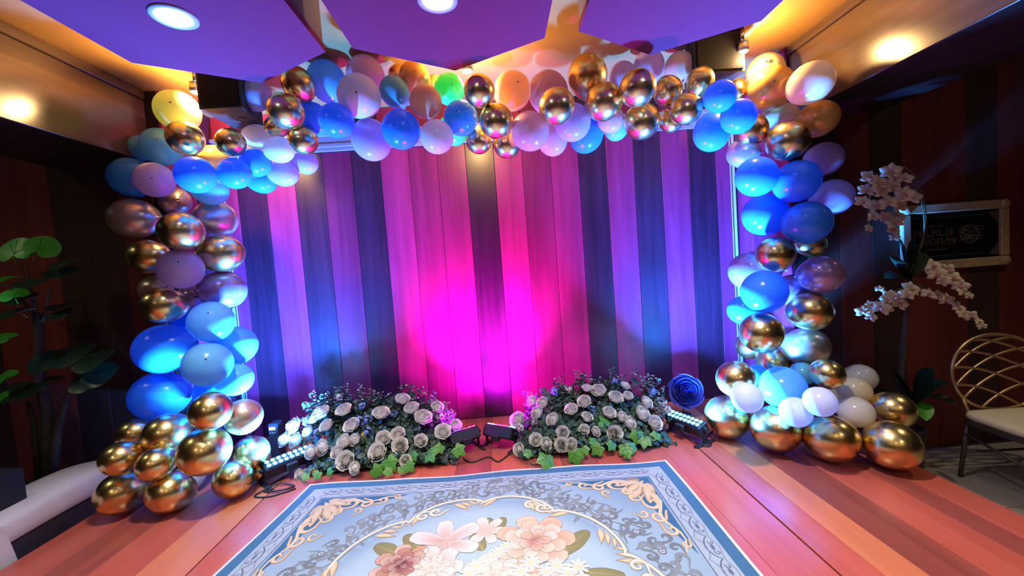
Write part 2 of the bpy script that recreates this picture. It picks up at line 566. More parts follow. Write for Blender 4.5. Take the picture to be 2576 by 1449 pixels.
downlight(3.0, 1.55, ZC, 'unseen warm ceiling downlight added over the gold wire chair', (1.0, 0.82, 0.55), 34, 'lamp_warm', 0.06, 84)  # added out of view to brighten the chair and the wall behind it
downlight(-3.15, 1.55, ZC, 'unseen warm ceiling downlight added over the leafy plant', (0.95, 0.95, 0.62), 13, 'lamp_warm', 0.06, 130)  # added out of view to put yellowish light on the plant


def ceiling_spot(p, label, warm_w, dz=0.05):
    root = thing('ceiling_spotlight', label, 'spotlight', p, 0, 'small ceiling spotlights above the arch')
    MB().lathe([(0.012, ZC - p[2]), (0.012, 0.055)], 12).build('stem', 'steel', root, True)
    MB().lathe([(0.014, 0.055), (0.030, 0.05), (0.034, 0.0), (0.030, -0.004)], 20, closed_ends=False).build('housing', 'steel', root, True)
    MB().lathe([(0.0005, -0.012), (0.018, -0.008), (0.029, 0.0)], 20, closed_ends=False).build('lens', 'lamp_white', root, True)
    point('spotlight_glow', (0, 0, -0.045), (1.0, 0.58, 0.20), warm_w, 0.03).parent = root
    return root


ceiling_spot(PZ(495, 232, 2.27), 'small bright spotlight beside the left hanging loudspeaker', 58)
ceiling_spot(PZ(1868, 130, 2.27), 'small bright spotlight beside the right hanging loudspeaker', 58)
ceiling_spot(PZ(1175, 178, 2.27), 'small bright spotlight over the middle of the balloon garland', 36)

# ------------------------------------------------------------------ hanging loudspeakers
def loudspeaker(label, x0, x1, y0, y1, z0, z1, flip):
    root = thing('hanging_loudspeaker', label, 'loudspeaker', ((x0 + x1) / 2, y0, z0), 0)
    w, d, h = x1 - x0, y1 - y0, z1 - z0
    a, b = (0.0, 0.06) if not flip else (0.06, 0.0)
    vs = [(-w / 2, 0, 0), (w / 2, 0, 0), (w / 2 - b, d, 0), (-w / 2 + a, d, 0)]
    vs = vs + [(x, y, h) for x, y, z in vs]
    MB().add(vs, [(3, 2, 1, 0), (4, 5, 6, 7), (0, 1, 5, 4), (1, 2, 6, 5), (2, 3, 7, 6), (3, 0, 4, 7)]).build('cabinet', 'black_plastic', root)
    MB().box((-w / 2 + 0.012, -0.008, 0.012), (w / 2 - 0.012, -0.0005, h - 0.012), 0.003).build('grille', 'grille', root)
    MB().box((-0.05, d * 0.3, h + 0.0005), (0.05, d * 0.6, ZC - z0 - 0.001), 0.003).build('ceiling_bracket', 'black_metal', root)
    MB().lathe([(0.022, -0.0005), (0.022, -0.004), (0.012, -0.006)], 16, (0.02, d * 0.5, 0)).build('socket_cup', 'black_metal', root)
    return root


loudspeaker('black loudspeaker hanging above the left corner of the balloon arch', -1.545, -1.315, 2.26, 2.56, 2.125, 2.33, False)
loudspeaker('black loudspeaker hanging above the right corner of the balloon arch', 1.20, 1.49, 2.27, 2.52, 2.165, 2.385, True)

# ------------------------------------------------------------------ stage lights on the floor
def light_bar(label, A, B, lens, tilt, lights):
    A, B = Vector(A), Vector(B)
    c = (A + B) / 2
    d = B - A
    ang = math.atan2(d.y, d.x)
    L = Vector((d.x, d.y)).length
    root = thing('led_wash_light', label, 'stage light', (c.x, c.y, 0), ang, 'LED wash lights on the stage floor')
    R = Matrix.Translation((0, 0, 0.095)) @ Matrix.Rotation(tilt, 4, 'X')
    MB().box((-L / 2, -0.045, -0.04), (L / 2, 0.045, 0.03), 0.006).xform(R).build('housing', 'black_metal', root)
    MB().box((-L / 2 + 0.01, -0.036, 0.0302), (L / 2 - 0.01, 0.036, 0.034), 0.001).xform(R).build('lens_bezel', 'black_plastic', root)
    n = max(4, int(L / 0.03))
    for k in range(n):
        for row in (-0.016, 0.016):
            xk = -L / 2 + 0.022 + (L - 0.044) * k / (n - 1)
            MB().lathe([(0.012, 0.0342), (0.011, 0.038), (0.006, 0.041), (0.0005, 0.042)], 10, (xk, row, 0), False).xform(R).build('led_lens', lens[k * len(lens) // n], root, True)
    for s in (-1, 1):
        MB().box((s * L / 2 + s * 0.001 - 0.004, -0.012, 0.012), (s * L / 2 + s * 0.001 + 0.004, 0.012, 0.11), 0.001).build('yoke_arm', 'black_metal', root)
        MB().lathe([(0.012, 0), (0.012, 0.016)], 12).xform(Matrix.Translation((s * (L / 2 + 0.004), 0, 0.095)) @ Matrix.Rotation(s * math.pi / 2, 4, 'Y')).build('tilt_knob', 'black_plastic', root)
        MB().box((s * L / 2 - 0.012, -0.085, 0.0005), (s * L / 2 + 0.012, 0.085, 0.012), 0.003).build('foot', 'black_metal', root)
    MB().box((-0.03, -0.075, 0.06), (0.03, -0.047, 0.10), 0.004).build('connector_box', 'black_plastic', root)
    for (off, direction, col, watts, sx, spread) in lights:
        lo = area('led_beam', (0, 0, 0), direction, col, watts, sx, 0.05, spread)
        lo.location = (c.x + off[0], c.y + off[1], 0.148 + off[2])
    return root


BLUE = (0.03, 0.23, 1.0)
MAG = (0.80, 0.0, 1.0)
light_bar('LED wash light glowing blue between left balloon column and flowers', (-1.42, 2.27, 0), (-1.25, 2.47, 0), ['led_blue'], math.radians(20),
          [((0.03, -0.07, 0.03), (-0.42, 0.16, 1.0), BLUE, 330, 0.2, 145)])
light_bar('LED wash light glowing blue between right flowers and right balloon column', (1.06, 2.53, 0), (1.165, 2.30, 0), ['led_blue'], math.radians(20),
          [((-0.03, -0.07, 0.03), (0.58, -0.02, 1.0), BLUE, 340, 0.2, 140)])
light_bar('LED wash light, dim violet, at the right end of left flowers', (-0.39, 2.46, 0), (-0.21, 2.56, 0), ['led_violet', 'led_violet', 'led_magenta'], math.radians(-30),
          [((0, 0.03, 0.01), (-0.08, 0.62, 0.75), MAG, 22, 0.10, 52), ((0, 0.03, 0.01), (-0.35, 0.35, 1.0), MAG, 26, 0.12, 170)])
light_bar('LED wash light, magenta and blue, at the left end of right flowers', (-0.15, 2.58, 0), (0.03, 2.47, 0), ['led_blue', 'led_magenta', 'led_magenta', 'led_blue'], math.radians(-30),
          [((0, 0.03, 0.01), (0.19, 0.62, 0.75), MAG, 17, 0.10, 52), ((0, 0.03, 0.01), (0.45, 0.40, 1.0), MAG, 32, 0.12, 170)])

# cables along the floor
for nm, lb, pts in (
        ('power_cable', 'black power cable lying between the two middle stage lights', [(-0.30, 2.40, .005), (-0.24, 2.33, .005), (-0.14, 2.38, .005), (-0.08, 2.31, .005), (0.0, 2.40, .005), (0.06, 2.37, .005)]),
        ('power_cable', 'tangled black cable in front of the left stage light', [(-1.36, 2.36, .005), (-1.40, 2.22, .005), (-1.30, 2.19, .012), (-1.24, 2.24, .005), (-1.34, 2.26, .016), (-1.42, 2.17, .005), (-1.32, 2.15, .005), (-1.2, 2.22, .005)]),
        ('power_cable', 'black cable running from the right stage light to the right balloons', [(1.12, 2.33, .005), (1.15, 2.26, .012), (1.2, 2.29, .005), (1.22, 2.38, .005), (1.32, 2.47, .005), (1.42, 2.5, .005)])):
    pp = []
    for k in range(len(pts) - 1):
        p0, p1, p2, p3 = (Vector(pts[max(k - 1, 0)]), Vector(pts[k]), Vector(pts[k + 1]), Vector(pts[min(k + 2, len(pts) - 1)]))
        for t in (0, .2, .4, .6, .8):
            pp.append(0.5 * ((2 * p1) + (p2 - p0) * t + (2 * p0 - 5 * p1 + 4 * p2 - p3) * t * t + (3 * p1 - p0 - 3 * p2 + p3) * t ** 3))
    tag(MB().tube(pp, 0.0045, 8).build(nm, 'cable', None, True), lb, 'cable')

# ------------------------------------------------------------------ balloons
# (photo x, photo y, radius in px, colour, layer 0 front .. 2 back, where, tip shown)
BAL = [
 # left column of the arch
 (448,280,57,'white_lamp_tint',1,'L',1),(467,348,47,'gold',0,'L',0),(580,358,38,'gold',0,'L',0),(360,372,36,'sky',2,'L',0),(408,370,52,'sky',1,'L',1),
 (335,447,57,'blue',1,'L',0),(390,453,49,'lilac',0,'L',1),(493,441,51,'blue',0,'L',0),(538,400,38,'amber',2,'L',0),(527,475,44,'sky',1,'L',0),
 (590,437,42,'blue',1,'L',0),(642,410,38,'blue',1,'L',0),(660,455,34,'blue',1,'L',0),(650,345,34,'white',2,'L',0),(703,377,35,'white',1,'L',0),
 (713,437,34,'lilac',1,'L',0),(768,410,30,'lilac',2,'L',0),
 (338,550,58,'champagne',1,'L',0),(440,505,40,'champagne',2,'L',0),(457,582,55,'gold',0,'L',0),(542,552,52,'champagne',2,'L',0),
 (374,645,49,'gold',1,'L',0),(557,638,51,'gold',1,'L',0),(455,678,56,'lilac',0,'L',1),(392,728,40,'champagne',2,'L',0),(412,768,51,'gold',0,'L',0),
 (562,730,54,'purple_pearl',1,'L',0),(490,748,40,'purple_pearl',2,'L',0),(465,795,38,'blue',2,'L',0),(532,810,56,'sky',0,'L',1),
 (415,877,70,'blue',1,'L',0),(590,870,53,'sky',1,'L',0),(523,917,61,'sky',0,'L',1),(403,995,69,'blue',1,'L',0),(590,955,44,'sky',1,'L',0),
 (530,985,42,'blue',1,'L',0),
 # overhead garland
 (763,352,38,'gold',1,'T',0),(645,240,40,'lilac',2,'T',0),(720,280,47,'gold',0,'T',0),(750,212,43,'gold',1,'T',0),(822,204,51,'sky',1,'T',0),
 (697,318,30,'gold',2,'T',0),(789,298,40,'blue',1,'T',0),(847,304,45,'blue',0,'T',0),(920,192,50,'pink',2,'T',0),(904,243,57,'white',0,'T',1),
 (993,232,38,'teal',1,'T',0),(1043,197,41,'amber',1,'T',0),(1003,192,28,'gold',2,'T',0),(1071,257,42,'peach',0,'T',0),(1130,225,40,'mint',1,'T',1),
 (1095,215,26,'amber',2,'T',0),(934,352,51,'lilac',1,'T',0),(1009,326,50,'blue',0,'T',0),(1099,344,43,'white',0,'T',0),(1160,298,44,'blue',0,'T',1),
 (1140,330,35,'mint',2,'T',0),(1206,229,41,'gold',0,'T',0),(1249,305,44,'gold',0,'T',0),(1203,352,33,'gold',1,'T',0),(1275,360,36,'gold',1,'T',0),
 (1288,230,49,'peach',1,'T',1),(1380,235,52,'pink',1,'T',0),(1333,330,49,'pink',0,'T',0),(1400,268,47,'gold',0,'T',0),(1478,192,52,'gold',1,'T',0),
 (1518,257,49,'gold',0,'T',0),(1390,352,38,'pink',2,'T',0),(1440,308,47,'lilac',1,'T',0),(1475,340,43,'blue',2,'T',0),(1550,322,31,'sky',2,'T',0),
 (1535,300,34,'pink',1,'T',0),(1567,192,36,'pink',2,'T',0),(1603,222,48,'gold',0,'T',0),(1680,230,38,'gold',1,'T',0),(1614,305,46,'gold',0,'T',0),
 (1632,168,41,'pink',2,'T',0),(1709,170,39,'peach',2,'T',0),(1760,207,38,'gold',1,'T',0),(1687,303,30,'gold',1,'T',0),(1725,275,41,'gold',0,'T',0),
 (1810,243,42,'blue',0,'T',0),(1857,293,46,'blue',0,'T',0),(1790,333,47,'blue',0,'T',0),(1855,225,28,'gold',2,'T',0),
 # right column of the arch
 (1925,182,50,'cream',2,'R',0),(1939,222,59,'amber',0,'R',1),(2038,210,57,'cream',1,'R',0),(2055,300,50,'amber',1,'R',0),(1890,328,43,'gold',1,'R',0),
 (1980,355,54,'gold',0,'R',0),(1965,300,44,'cream',2,'R',0),(1868,386,38,'purple_pearl',2,'R',0),(2072,400,46,'lilac',2,'R',0),(1903,445,53,'blue',0,'R',0),
 (2003,457,57,'blue',0,'R',0),(2093,497,50,'lilac',2,'R',0),(1925,540,57,'blue',1,'R',0),(2028,560,58,'blue',0,'R',0),(1950,640,48,'gold',1,'R',0),
 (2040,615,36,'gold',2,'R',0),(1895,682,54,'purple_pearl',1,'R',0),(2065,690,53,'purple_pearl',1,'R',0),(1922,733,57,'blue',0,'R',0),(1995,730,44,'purple_pearl',2,'R',0),
 (2037,783,53,'gold',1,'R',0),(1872,780,38,'blue',2,'R',0),(1915,837,54,'gold',0,'R',0),(2028,872,53,'champagne',1,'R',0),(1945,907,42,'gold',1,'R',0),
 (1887,870,36,'gold',2,'R',0),
 # cluster at the foot of the left column
 (531,1033,53,'gold',0,'A',0),(612,1048,48,'champagne',1,'A',0),(338,1090,42,'gold',2,'A',0),(420,1090,56,'gold',1,'A',0),(304,1152,48,'gold',0,'A',0),
 (394,1166,47,'gold',0,'A',0),(516,1134,66,'gold',0,'A',0),(633,1137,44,'gold',1,'A',0),(309,1243,62,'gold','f','A',0),(431,1243,57,'gold','f','A',0),
 (588,1210,51,'gold','f','A',0),(652,1183,28,'gold',2,'A',0),(470,1205,40,'white',2,'A',0),
 # cluster at the foot of the right column
 (1852,953,49,'gold',1,'Z',0),(1879,1000,40,'white',0,'Z',0),(1969,975,58,'sky',1,'Z',0),(2018,940,32,'teal',2,'Z',0),(1903,945,30,'blue',2,'Z',0),
 (2080,940,42,'gold',1,'Z',0),(2163,950,38,'white',2,'Z',0),(2150,982,38,'cream',1,'Z',0),(2062,1010,41,'white',0,'Z',0),(2001,1036,41,'white',0,'Z',0),
 (2152,1036,43,'white',0,'Z',0),(1829,1053,56,'gold','f','Z',0),(1950,1083,62,'gold','f','Z',0),(2089,1108,65,'gold','f','Z',0),(2241,1125,70,'gold','f','Z',0),
 (2245,1030,52,'gold',0,'Z',0),(2110,985,38,'cream',2,'Z',0)]

N = len(BAL)
DIR = np.array([ray(b[0], b[1]) for b in BAL])
DIR = DIR / DIR[:, 1:2]                                  # per unit of depth
KF = DIR @ _f
cosT = KF / np.linalg.norm(DIR, axis=1)
KR = np.array([b[2] for b in BAL]) / F * KF * np.sqrt(cosT)   # radius per unit of depth
BASE = {'L': 2.40, 'T': 2.27, 'R': 2.32, 'A': 2.18, 'Z': 2.15}
depth = np.zeros(N)
fixed = np.zeros(N, bool)
lo, hi = np.zeros(N), np.zeros(N)
for i, b in enumerate(BAL):
    fl_depth = CAMP[2] / (KR[i] * 1.0 - DIR[i, 2])      # touching the stage with its lowest point
    if b[4] == 'f':
        depth[i], fixed[i] = fl_depth, True
        lo[i] = hi[i] = fl_depth
    else:
        depth[i] = BASE[b[5]] + 0.13 * (b[4] - 1)
        lo[i], hi[i] = depth[i] - 0.24, depth[i] + 0.26
        if DIR[i, 2] > 0:                               # stay under the ceiling
            cap = (ZC - 0.012 - CAMP[2]) / (DIR[i, 2] + KR[i] * 1.06)
            hi[i] = min(hi[i], cap)
        else:
            cap = (CAMP[2] - 0.004) / (KR[i] * 1.06 - DIR[i, 2])
            hi[i] = min(hi[i], cap)
        if DIR[i, 0] < -0.80 or DIR[i, 0] > 0.74:      # in front of the wall beside the alcove
            hi[i] = min(hi[i], ((YL if DIR[i, 0] < 0 else YR) - 0.02) / (1 + KR[i] * 1.06))
        lo[i] = min(lo[i], hi[i])
        depth[i] = min(max(depth[i], lo[i]), hi[i])
for it in range(500):                                    # neighbours press against each other, front and back
    P = CAMP + DIR * depth[:, None]
    R = KR * depth
    D = P[:, None, :] - P[None, :, :]
    dist = np.linalg.norm(D, axis=2) + 1e-9
    over = (R[:, None] + R[None, :]) * 1.02 - dist
    np.fill_diagonal(over, -1)
    push = np.where(over > 0, np.sign(depth[:, None] - depth[None, :] + 1e-5 * (np.arange(N)[:, None] - np.arange(N)[None, :])) * over, 0).sum(1)
    depth = np.where(fixed, depth, np.clip(depth + 0.25 * push, lo, hi))
P = CAMP + DIR * depth[:, None]
R = KR * depth

prof = [(0.0005, 1.06)]
for k in range(1, 15):
    a = math.pi * k / 16.5
    rr = math.sin(a) * (1.0 - 0.10 * max(0, -math.cos(a)))
    zz = math.cos(a) * (1.06 if math.cos(a) > 0 else 1.16)
    prof.append((rr * 0.985, zz))
prof += [(0.12, -1.15), (0.055, -1.19), (0.05, -1.22)]
KNOT = MB().lathe([(0.05, -1.215), (0.075, -1.235), (0.05, -1.26), (0.03, -1.275), (0.09, -1.31)], 10, closed_ends=False)
_bal_me, _knot_me = {}, {}
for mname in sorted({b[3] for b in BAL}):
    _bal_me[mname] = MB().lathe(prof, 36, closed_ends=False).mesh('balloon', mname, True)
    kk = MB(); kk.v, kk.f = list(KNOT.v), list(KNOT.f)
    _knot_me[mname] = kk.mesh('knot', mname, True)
TIP = MB().lathe([(0.0005, 1.074), (0.028, 1.070), (0.045, 1.058)], 12, closed_ends=False).mesh('tip', 'tip', True)
CW = {'gold': 'gold chrome', 'champagne': 'champagne pearl', 'blue': 'blue', 'sky': 'pale blue', 'white': 'white', 'lilac': 'lilac',
      'purple_pearl': 'pearly purple', 'mint': 'mint green', 'teal': 'teal', 'amber': 'amber', 'peach': 'peach', 'pink': 'pinkish', 'cream': 'cream', 'white_lamp_tint': 'lamp-tinted white'}
REG = {'L': 'from the top in the left column of the arch', 'R': 'from the top in the right column of the arch',
       'T': 'from the left along the overhead garland', 'A': 'from the left at the foot of the left column',
       'Z': 'from the left at the foot of the right column'}
ORD = ['topmost', 'second', 'third', 'fourth', 'fifth', 'sixth', 'seventh', 'eighth', 'ninth', 'tenth', 'eleventh', 'twelfth', 'thirteenth',
       'fourteenth', 'fifteenth', 'sixteenth', 'seventeenth', 'eighteenth', 'nineteenth', 'twentieth', 'twenty-first', 'twenty-second', 'twenty-third']
GRP = {'L': 'balloons of the left column', 'R': 'balloons of the right column', 'T': 'balloons of the overhead garland',
       'A': 'balloons at the foot of the left column', 'Z': 'balloons at the foot of the right column'}
labels = {}
for reg in REG:
    for c in CW:
        ids = [i for i in range(N) if BAL[i][5] == reg and BAL[i][3] == c]
        ids.sort(key=lambda i: BAL[i][1] if reg in 'LR' else BAL[i][0])
        for k, i in enumerate(ids):
            place = REG[reg]
            if len(ids) == 1:
                labels[i] = 'only %s balloon %s' % (CW[c], {'L': 'in the left column of the arch', 'R': 'in the right column of the arch', 'T': 'in the overhead garland',
                                                           'A': 'at the foot of the left column', 'Z': 'at the foot of the right column'}[reg])
            elif k == 0:
                labels[i] = '%s %s balloon %s' % ('topmost' if reg in 'LR' else 'leftmost', CW[c], place.replace('from the top ', '').replace('from the left ', ''))
            else:
                labels[i] = '%s %s balloon %s' % (ORD[k], CW[c], place)
AX = {'L': -1.72, 'R': 1.70}
for i, b in enumerate(BAL):
    p = Vector(P[i])
    if b[4] == 'f':
        ax = Vector((random.uniform(-.4, .4), -0.75, random.uniform(0.2, 0.6)))
    elif b[5] in 'LAR' or b[5] == 'Z':
        cx = {'L': -1.72, 'A': -1.75, 'R': 1.68, 'Z': 1.78}[b[5]]
        ax = Vector((p.x - cx, (p.y - 2.38) * 1.6 - 0.02, random.uniform(-.05, .05)))
    else:
        zc = 2.02
        ax = Vector((random.uniform(-.06, .06), (p.y - 2.3) * 1.2 - 0.03, p.z - zc))
    if b[6]:
        ax = (Vector(CAMP) - p).normalized() + Vector((random.uniform(-.35, .35), 0, random.uniform(0.05, .5)))
    if ax.length < 0.02:
        ax = Vector((0, -1, 0.2))
    ax.normalize()
    o = obj('balloon', _bal_me[b[3]], None, p)
    r = R[i]
    o.rotation_mode = 'QUATERNION'
    o.rotation_quaternion = frame_quat(ax, random.uniform(0, 6.28))
    o.scale = (r * 1.03, r * 1.03, r * random.uniform(1.02, 1.08))
    if b[4] == 'f':
        o.location.z += 0.012
    tag(o, labels[i], 'balloon', GRP[b[5]])
    obj('knot', _knot_me[b[3]], o)
    if b[6]:
        obj('tip', TIP, o)

# ------------------------------------------------------------------ rug
RL, RR = Vector((-1.155, 2.227, 0)), Vector((0.857, 2.152, 0))
RW, RLEN = 2.013, 2.26
T = 0.008


def rug_pt(u, v, h=0.0):
    t = u / RW
    p = RL.lerp(RR, t)
    d = Vector((-0.105, -0.995, 0)).lerp(Vector((0.0, -1.0, 0)), t)
    wob = 0.010 * math.sin(5.5 * u + 0.6) * math.exp(-v * 5) + 0.004 * math.sin(13 * u) * math.exp(-v * 8)
    sw = 0.008 * math.sin(4.0 * v + 1.0) * (abs(t - 0.5) * 2) ** 6
    q = p + d * v + Vector((sw, wob, 0))
    return Vector((q.x, q.y, 0.0008 + T + h * 0.4))


rug = thing('floral_rug', 'pale blue rug with gold scrolls and a printed bouquet, lying on the stage', 'rug', (0, 0, 0))
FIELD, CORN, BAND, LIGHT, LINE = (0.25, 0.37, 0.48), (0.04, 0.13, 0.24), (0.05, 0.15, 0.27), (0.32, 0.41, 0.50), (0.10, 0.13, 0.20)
GOLD, GOLDD, GREY, GREYD = (0.58, 0.48, 0.32), (0.30, 0.22, 0.13), (0.19, 0.23, 0.25), (0.14, 0.17, 0.19)
MED = (0.30, 0.42, 0.52)
MC, MA, MBX = (1.02, 1.11), 0.68, 0.85


def lerp3(a, b, t):
    return tuple(a[i] + (b[i] - a[i]) * t for i in range(3))


# pile: one closed slab
nu, nv = 60, 60
pile = MB()
vs, cols, fs = [], [], []
for j in range(nv + 1):
    for i in range(nu + 1):
        u, v = RW * i / nu, RLEN * j / nv
        vs.append(rug_pt(u, v))
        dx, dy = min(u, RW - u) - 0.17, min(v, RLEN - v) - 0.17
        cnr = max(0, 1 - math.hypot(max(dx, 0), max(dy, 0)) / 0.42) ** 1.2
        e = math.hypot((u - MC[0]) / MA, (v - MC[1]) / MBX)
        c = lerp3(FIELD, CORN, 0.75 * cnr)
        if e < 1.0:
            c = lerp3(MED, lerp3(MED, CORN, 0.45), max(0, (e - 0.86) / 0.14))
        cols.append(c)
top = len(vs)
for j in range(nv):
    for i in range(nu):
        a = j * (nu + 1) + i
        fs.append((a, a + nu + 1, a + nu + 2, a + 1))
ring = [i for i in range(nu + 1)] + [j * (nu + 1) + nu for j in range(1, nv + 1)] + [nv * (nu + 1) + i for i in range(nu - 1, -1, -1)] + [j * (nu + 1) for j in range(nv - 1, 0, -1)]
for a in ring:
    p = vs[a]
    vs.append(Vector((p.x, p.y, 0.0006)))
    cols.append((0.7, 0.72, 0.78))
for k in range(len(ring)):
    k2 = (k + 1) % len(ring)
    fs.append((ring[k], ring[k2], top + k2, top + k))
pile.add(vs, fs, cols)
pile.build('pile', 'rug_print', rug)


_lift = [0.0]


def lift(h):                            # no two printed shapes share a plane
    _lift[0] = (_lift[0] + 1.5e-5) % 0.0012
    return h + _lift[0]


def flat(mb, poly, h, col, hub=None):
    """filled outline on the rug (fan around its middle)"""
    cu = hub[0] if hub else sum(p[0] for p in poly) / len(poly)
    cv = hub[1] if hub else sum(p[1] for p in poly) / len(poly)
    n = len(poly)
    h = lift(h)
    c2 = col[1] if isinstance(col[0], tuple) else col
    c1 = col[0] if isinstance(col[0], tuple) else col
    vv = [rug_pt(cu, cv, h)] + [rug_pt(u, v, h) for u, v in poly]
    mb.add(vv, [(0, 1 + (k + 1) % n, 1 + k) for k in range(n)], [c1] + [c2] * n)


def ribbon(mb, pts, w, h, col):
    n = len(pts)
    h = lift(h)
    ws = w if isinstance(w, (list, tuple)) else [w] * n
    vv, ff = [], []
    for k, (u, v) in enumerate(pts):
        a, b = pts[max(k - 1, 0)], pts[min(k + 1, n - 1)]
        tx, ty = b[0] - a[0], b[1] - a[1]
        l = math.hypot(tx, ty) or 1
        nx, ny = -ty / l * ws[k] / 2, tx / l * ws[k] / 2
        hh = h + (3e-6 * k if n < 60 else 0)
        vv += [rug_pt(u + nx, v + ny, hh), rug_pt(u - nx, v - ny, hh)]
    ff = [(2 * k, 2 * k + 1, 2 * k + 3, 2 * k + 2) for k in range(n - 1)]
    mb.add(vv, ff, col)


def rect_band(name, a, b, h, col):
    mb = MB()
    for (p, q, r, s) in (((a, a), (RW - a, a), (RW - b, b), (b, b)), ((RW - a, a), (RW - a, RLEN - a), (RW - b, RLEN - b), (RW - b, b)),
                         ((RW - a, RLEN - a), (a, RLEN - a), (b, RLEN - b), (RW - b, RLEN - b)), ((a, RLEN - a), (a, a), (b, b), (b, RLEN - b))):
        n = 40
        vv, ff = [], []
        for k in range(n + 1):
            t = k / n
            vv += [rug_pt(p[0] + (q[0] - p[0]) * t, p[1] + (q[1] - p[1]) * t, h), rug_pt(s[0] + (r[0] - s[0]) * t, s[1] + (r[1] - s[1]) * t, h)]
        ff = [(2 * k, 2 * k + 1, 2 * k + 3, 2 * k + 2) for k in range(n)]
        mb.add(vv, ff, col)
    return mb.build(name, 'rug_print', rug)


rect_band('white_edge', 0.0, 0.012, 0.0006, (0.62, 0.66, 0.72))
rect_band('blue_border', 0.012, 0.062, 0.0006, BAND)
rect_band('pale_border', 0.062, 0.150, 0.0006, LIGHT)
rect_band('border_line', 0.150, 0.1545, 0.0006, LINE)


def spiral(c, ang, size, turns, sgn, n=16, tail=1.3):
    """points of a volute: runs in along a tail and curls up"""
    pts = []
    for k in range(n + 1):
        t = k / n
        th = ang + sgn * (turns * 2 * math.pi) * t
        r = size * (1 - t) ** 0.9 + size * 0.12
        pts.append((c[0] + r * math.cos(th), c[1] + r * math.sin(th)))
    if tail:
        th = ang
        tx, ty = math.sin(th) * sgn, -math.cos(th) * sgn
        pts = [(pts[0][0] + tx * size * tail + math.cos(th) * size * 0.35, pts[0][1] + ty * size * tail + math.sin(th) * size * 0.35),
               (pts[0][0] + tx * size * tail * 0.5 + math.cos(th) * size * 0.12, pts[0][1] + ty * size * tail * 0.5 + math.sin(th) * size * 0.12)] + pts
    return pts


def taper(n, w0, w1, w2):
    return [w0 + (w1 - w0) * min(1, k / (n * 0.35)) if k < n * 0.35 else w1 + (w2 - w1) * (k / n - 0.35) / 0.65 for k in range(n)]


# running scroll in the pale border: each wave a little shield with curls
bs = MB()
def border_run(f, length):
    n = max(2, round((length - 0.30) / 0.125))
    st = (length - 0.26) / n
    for k in range(n):
        s0 = 0.13 + st * k
        pts = [f(s0 + st * t, 0.093 + 0.030 * math.sin(math.pi * t) ** 0.7) for t in [i / 10 for i in range(11)]]
        ribbon(bs, pts, taper(11, .004, .007, .004), 0.0012, LINE)
        for sg in (-1, 1):
            c = (s0 + st * (0.5 + 0.22 * sg), 0.092)
            pp = [f(c[0] + 0.013 * (1 - t * .8) * math.cos(sg * (2.2 - 6 * t)), c[1] + 0.013 * (1 - t * .8) * math.sin(2.2 - 6 * t)) for t in [i / 9 for i in range(10)]]
            ribbon(bs, pp, 0.004, 0.0012, LINE)
        pts = [f(s0 + st * t, 0.142 - 0.022 * math.sin(math.pi * t) ** 0.7) for t in [i / 10 for i in range(11)]]
        ribbon(bs, pts, taper(11, .003, .005, .003), 0.0012, lerp3(LINE, LIGHT, .35))
        for da in (-0.9, -0.45, 0, 0.45, 0.9):
            c = (s0 + st * 0.5, 0.090)
            ribbon(bs, [f(c[0] + l * math.sin(da), c[1] + l * 0.8 * math.cos(da)) for l in (0.004, 0.014, 0.024)], [0.002, 0.006, 0.001], 0.0012, LINE)
        ribbon(bs, [f(s0 + st * t, 0.079 + 0.006 * math.cos(6.28 * t)) for t in [i / 10 for i in range(11)]], 0.0035, 0.0012, lerp3(LINE, LIGHT, .3))
border_run(lambda s, d: (s, d), RW)
border_run(lambda s, d: (RW - d, s), RLEN)
border_run(lambda s, d: (d, s), RLEN)
border_run(lambda s, d: (s, RLEN - d), RW)
bs.build('border_scrolls', 'rug_print', rug)


# gold corner ornaments
def teardrop(c, ang, ln, wd, bend=0.2, n=10):
    pts = []
    for k in range(n + 1):
        t = k / n
        pts.append((t, wd * math.sin(math.pi * t ** 0.75)))
    out = [(t, a + bend * t * t) for t, a in pts] + [(t, -a + bend * t * t) for t, a in reversed(pts[1:-1])]
    ca, sa = math.cos(ang), math.sin(ang)
    return [(c[0] + ln * (x * ca - y * sa), c[1] + ln * (x * sa + y * ca)) for x, y in out]


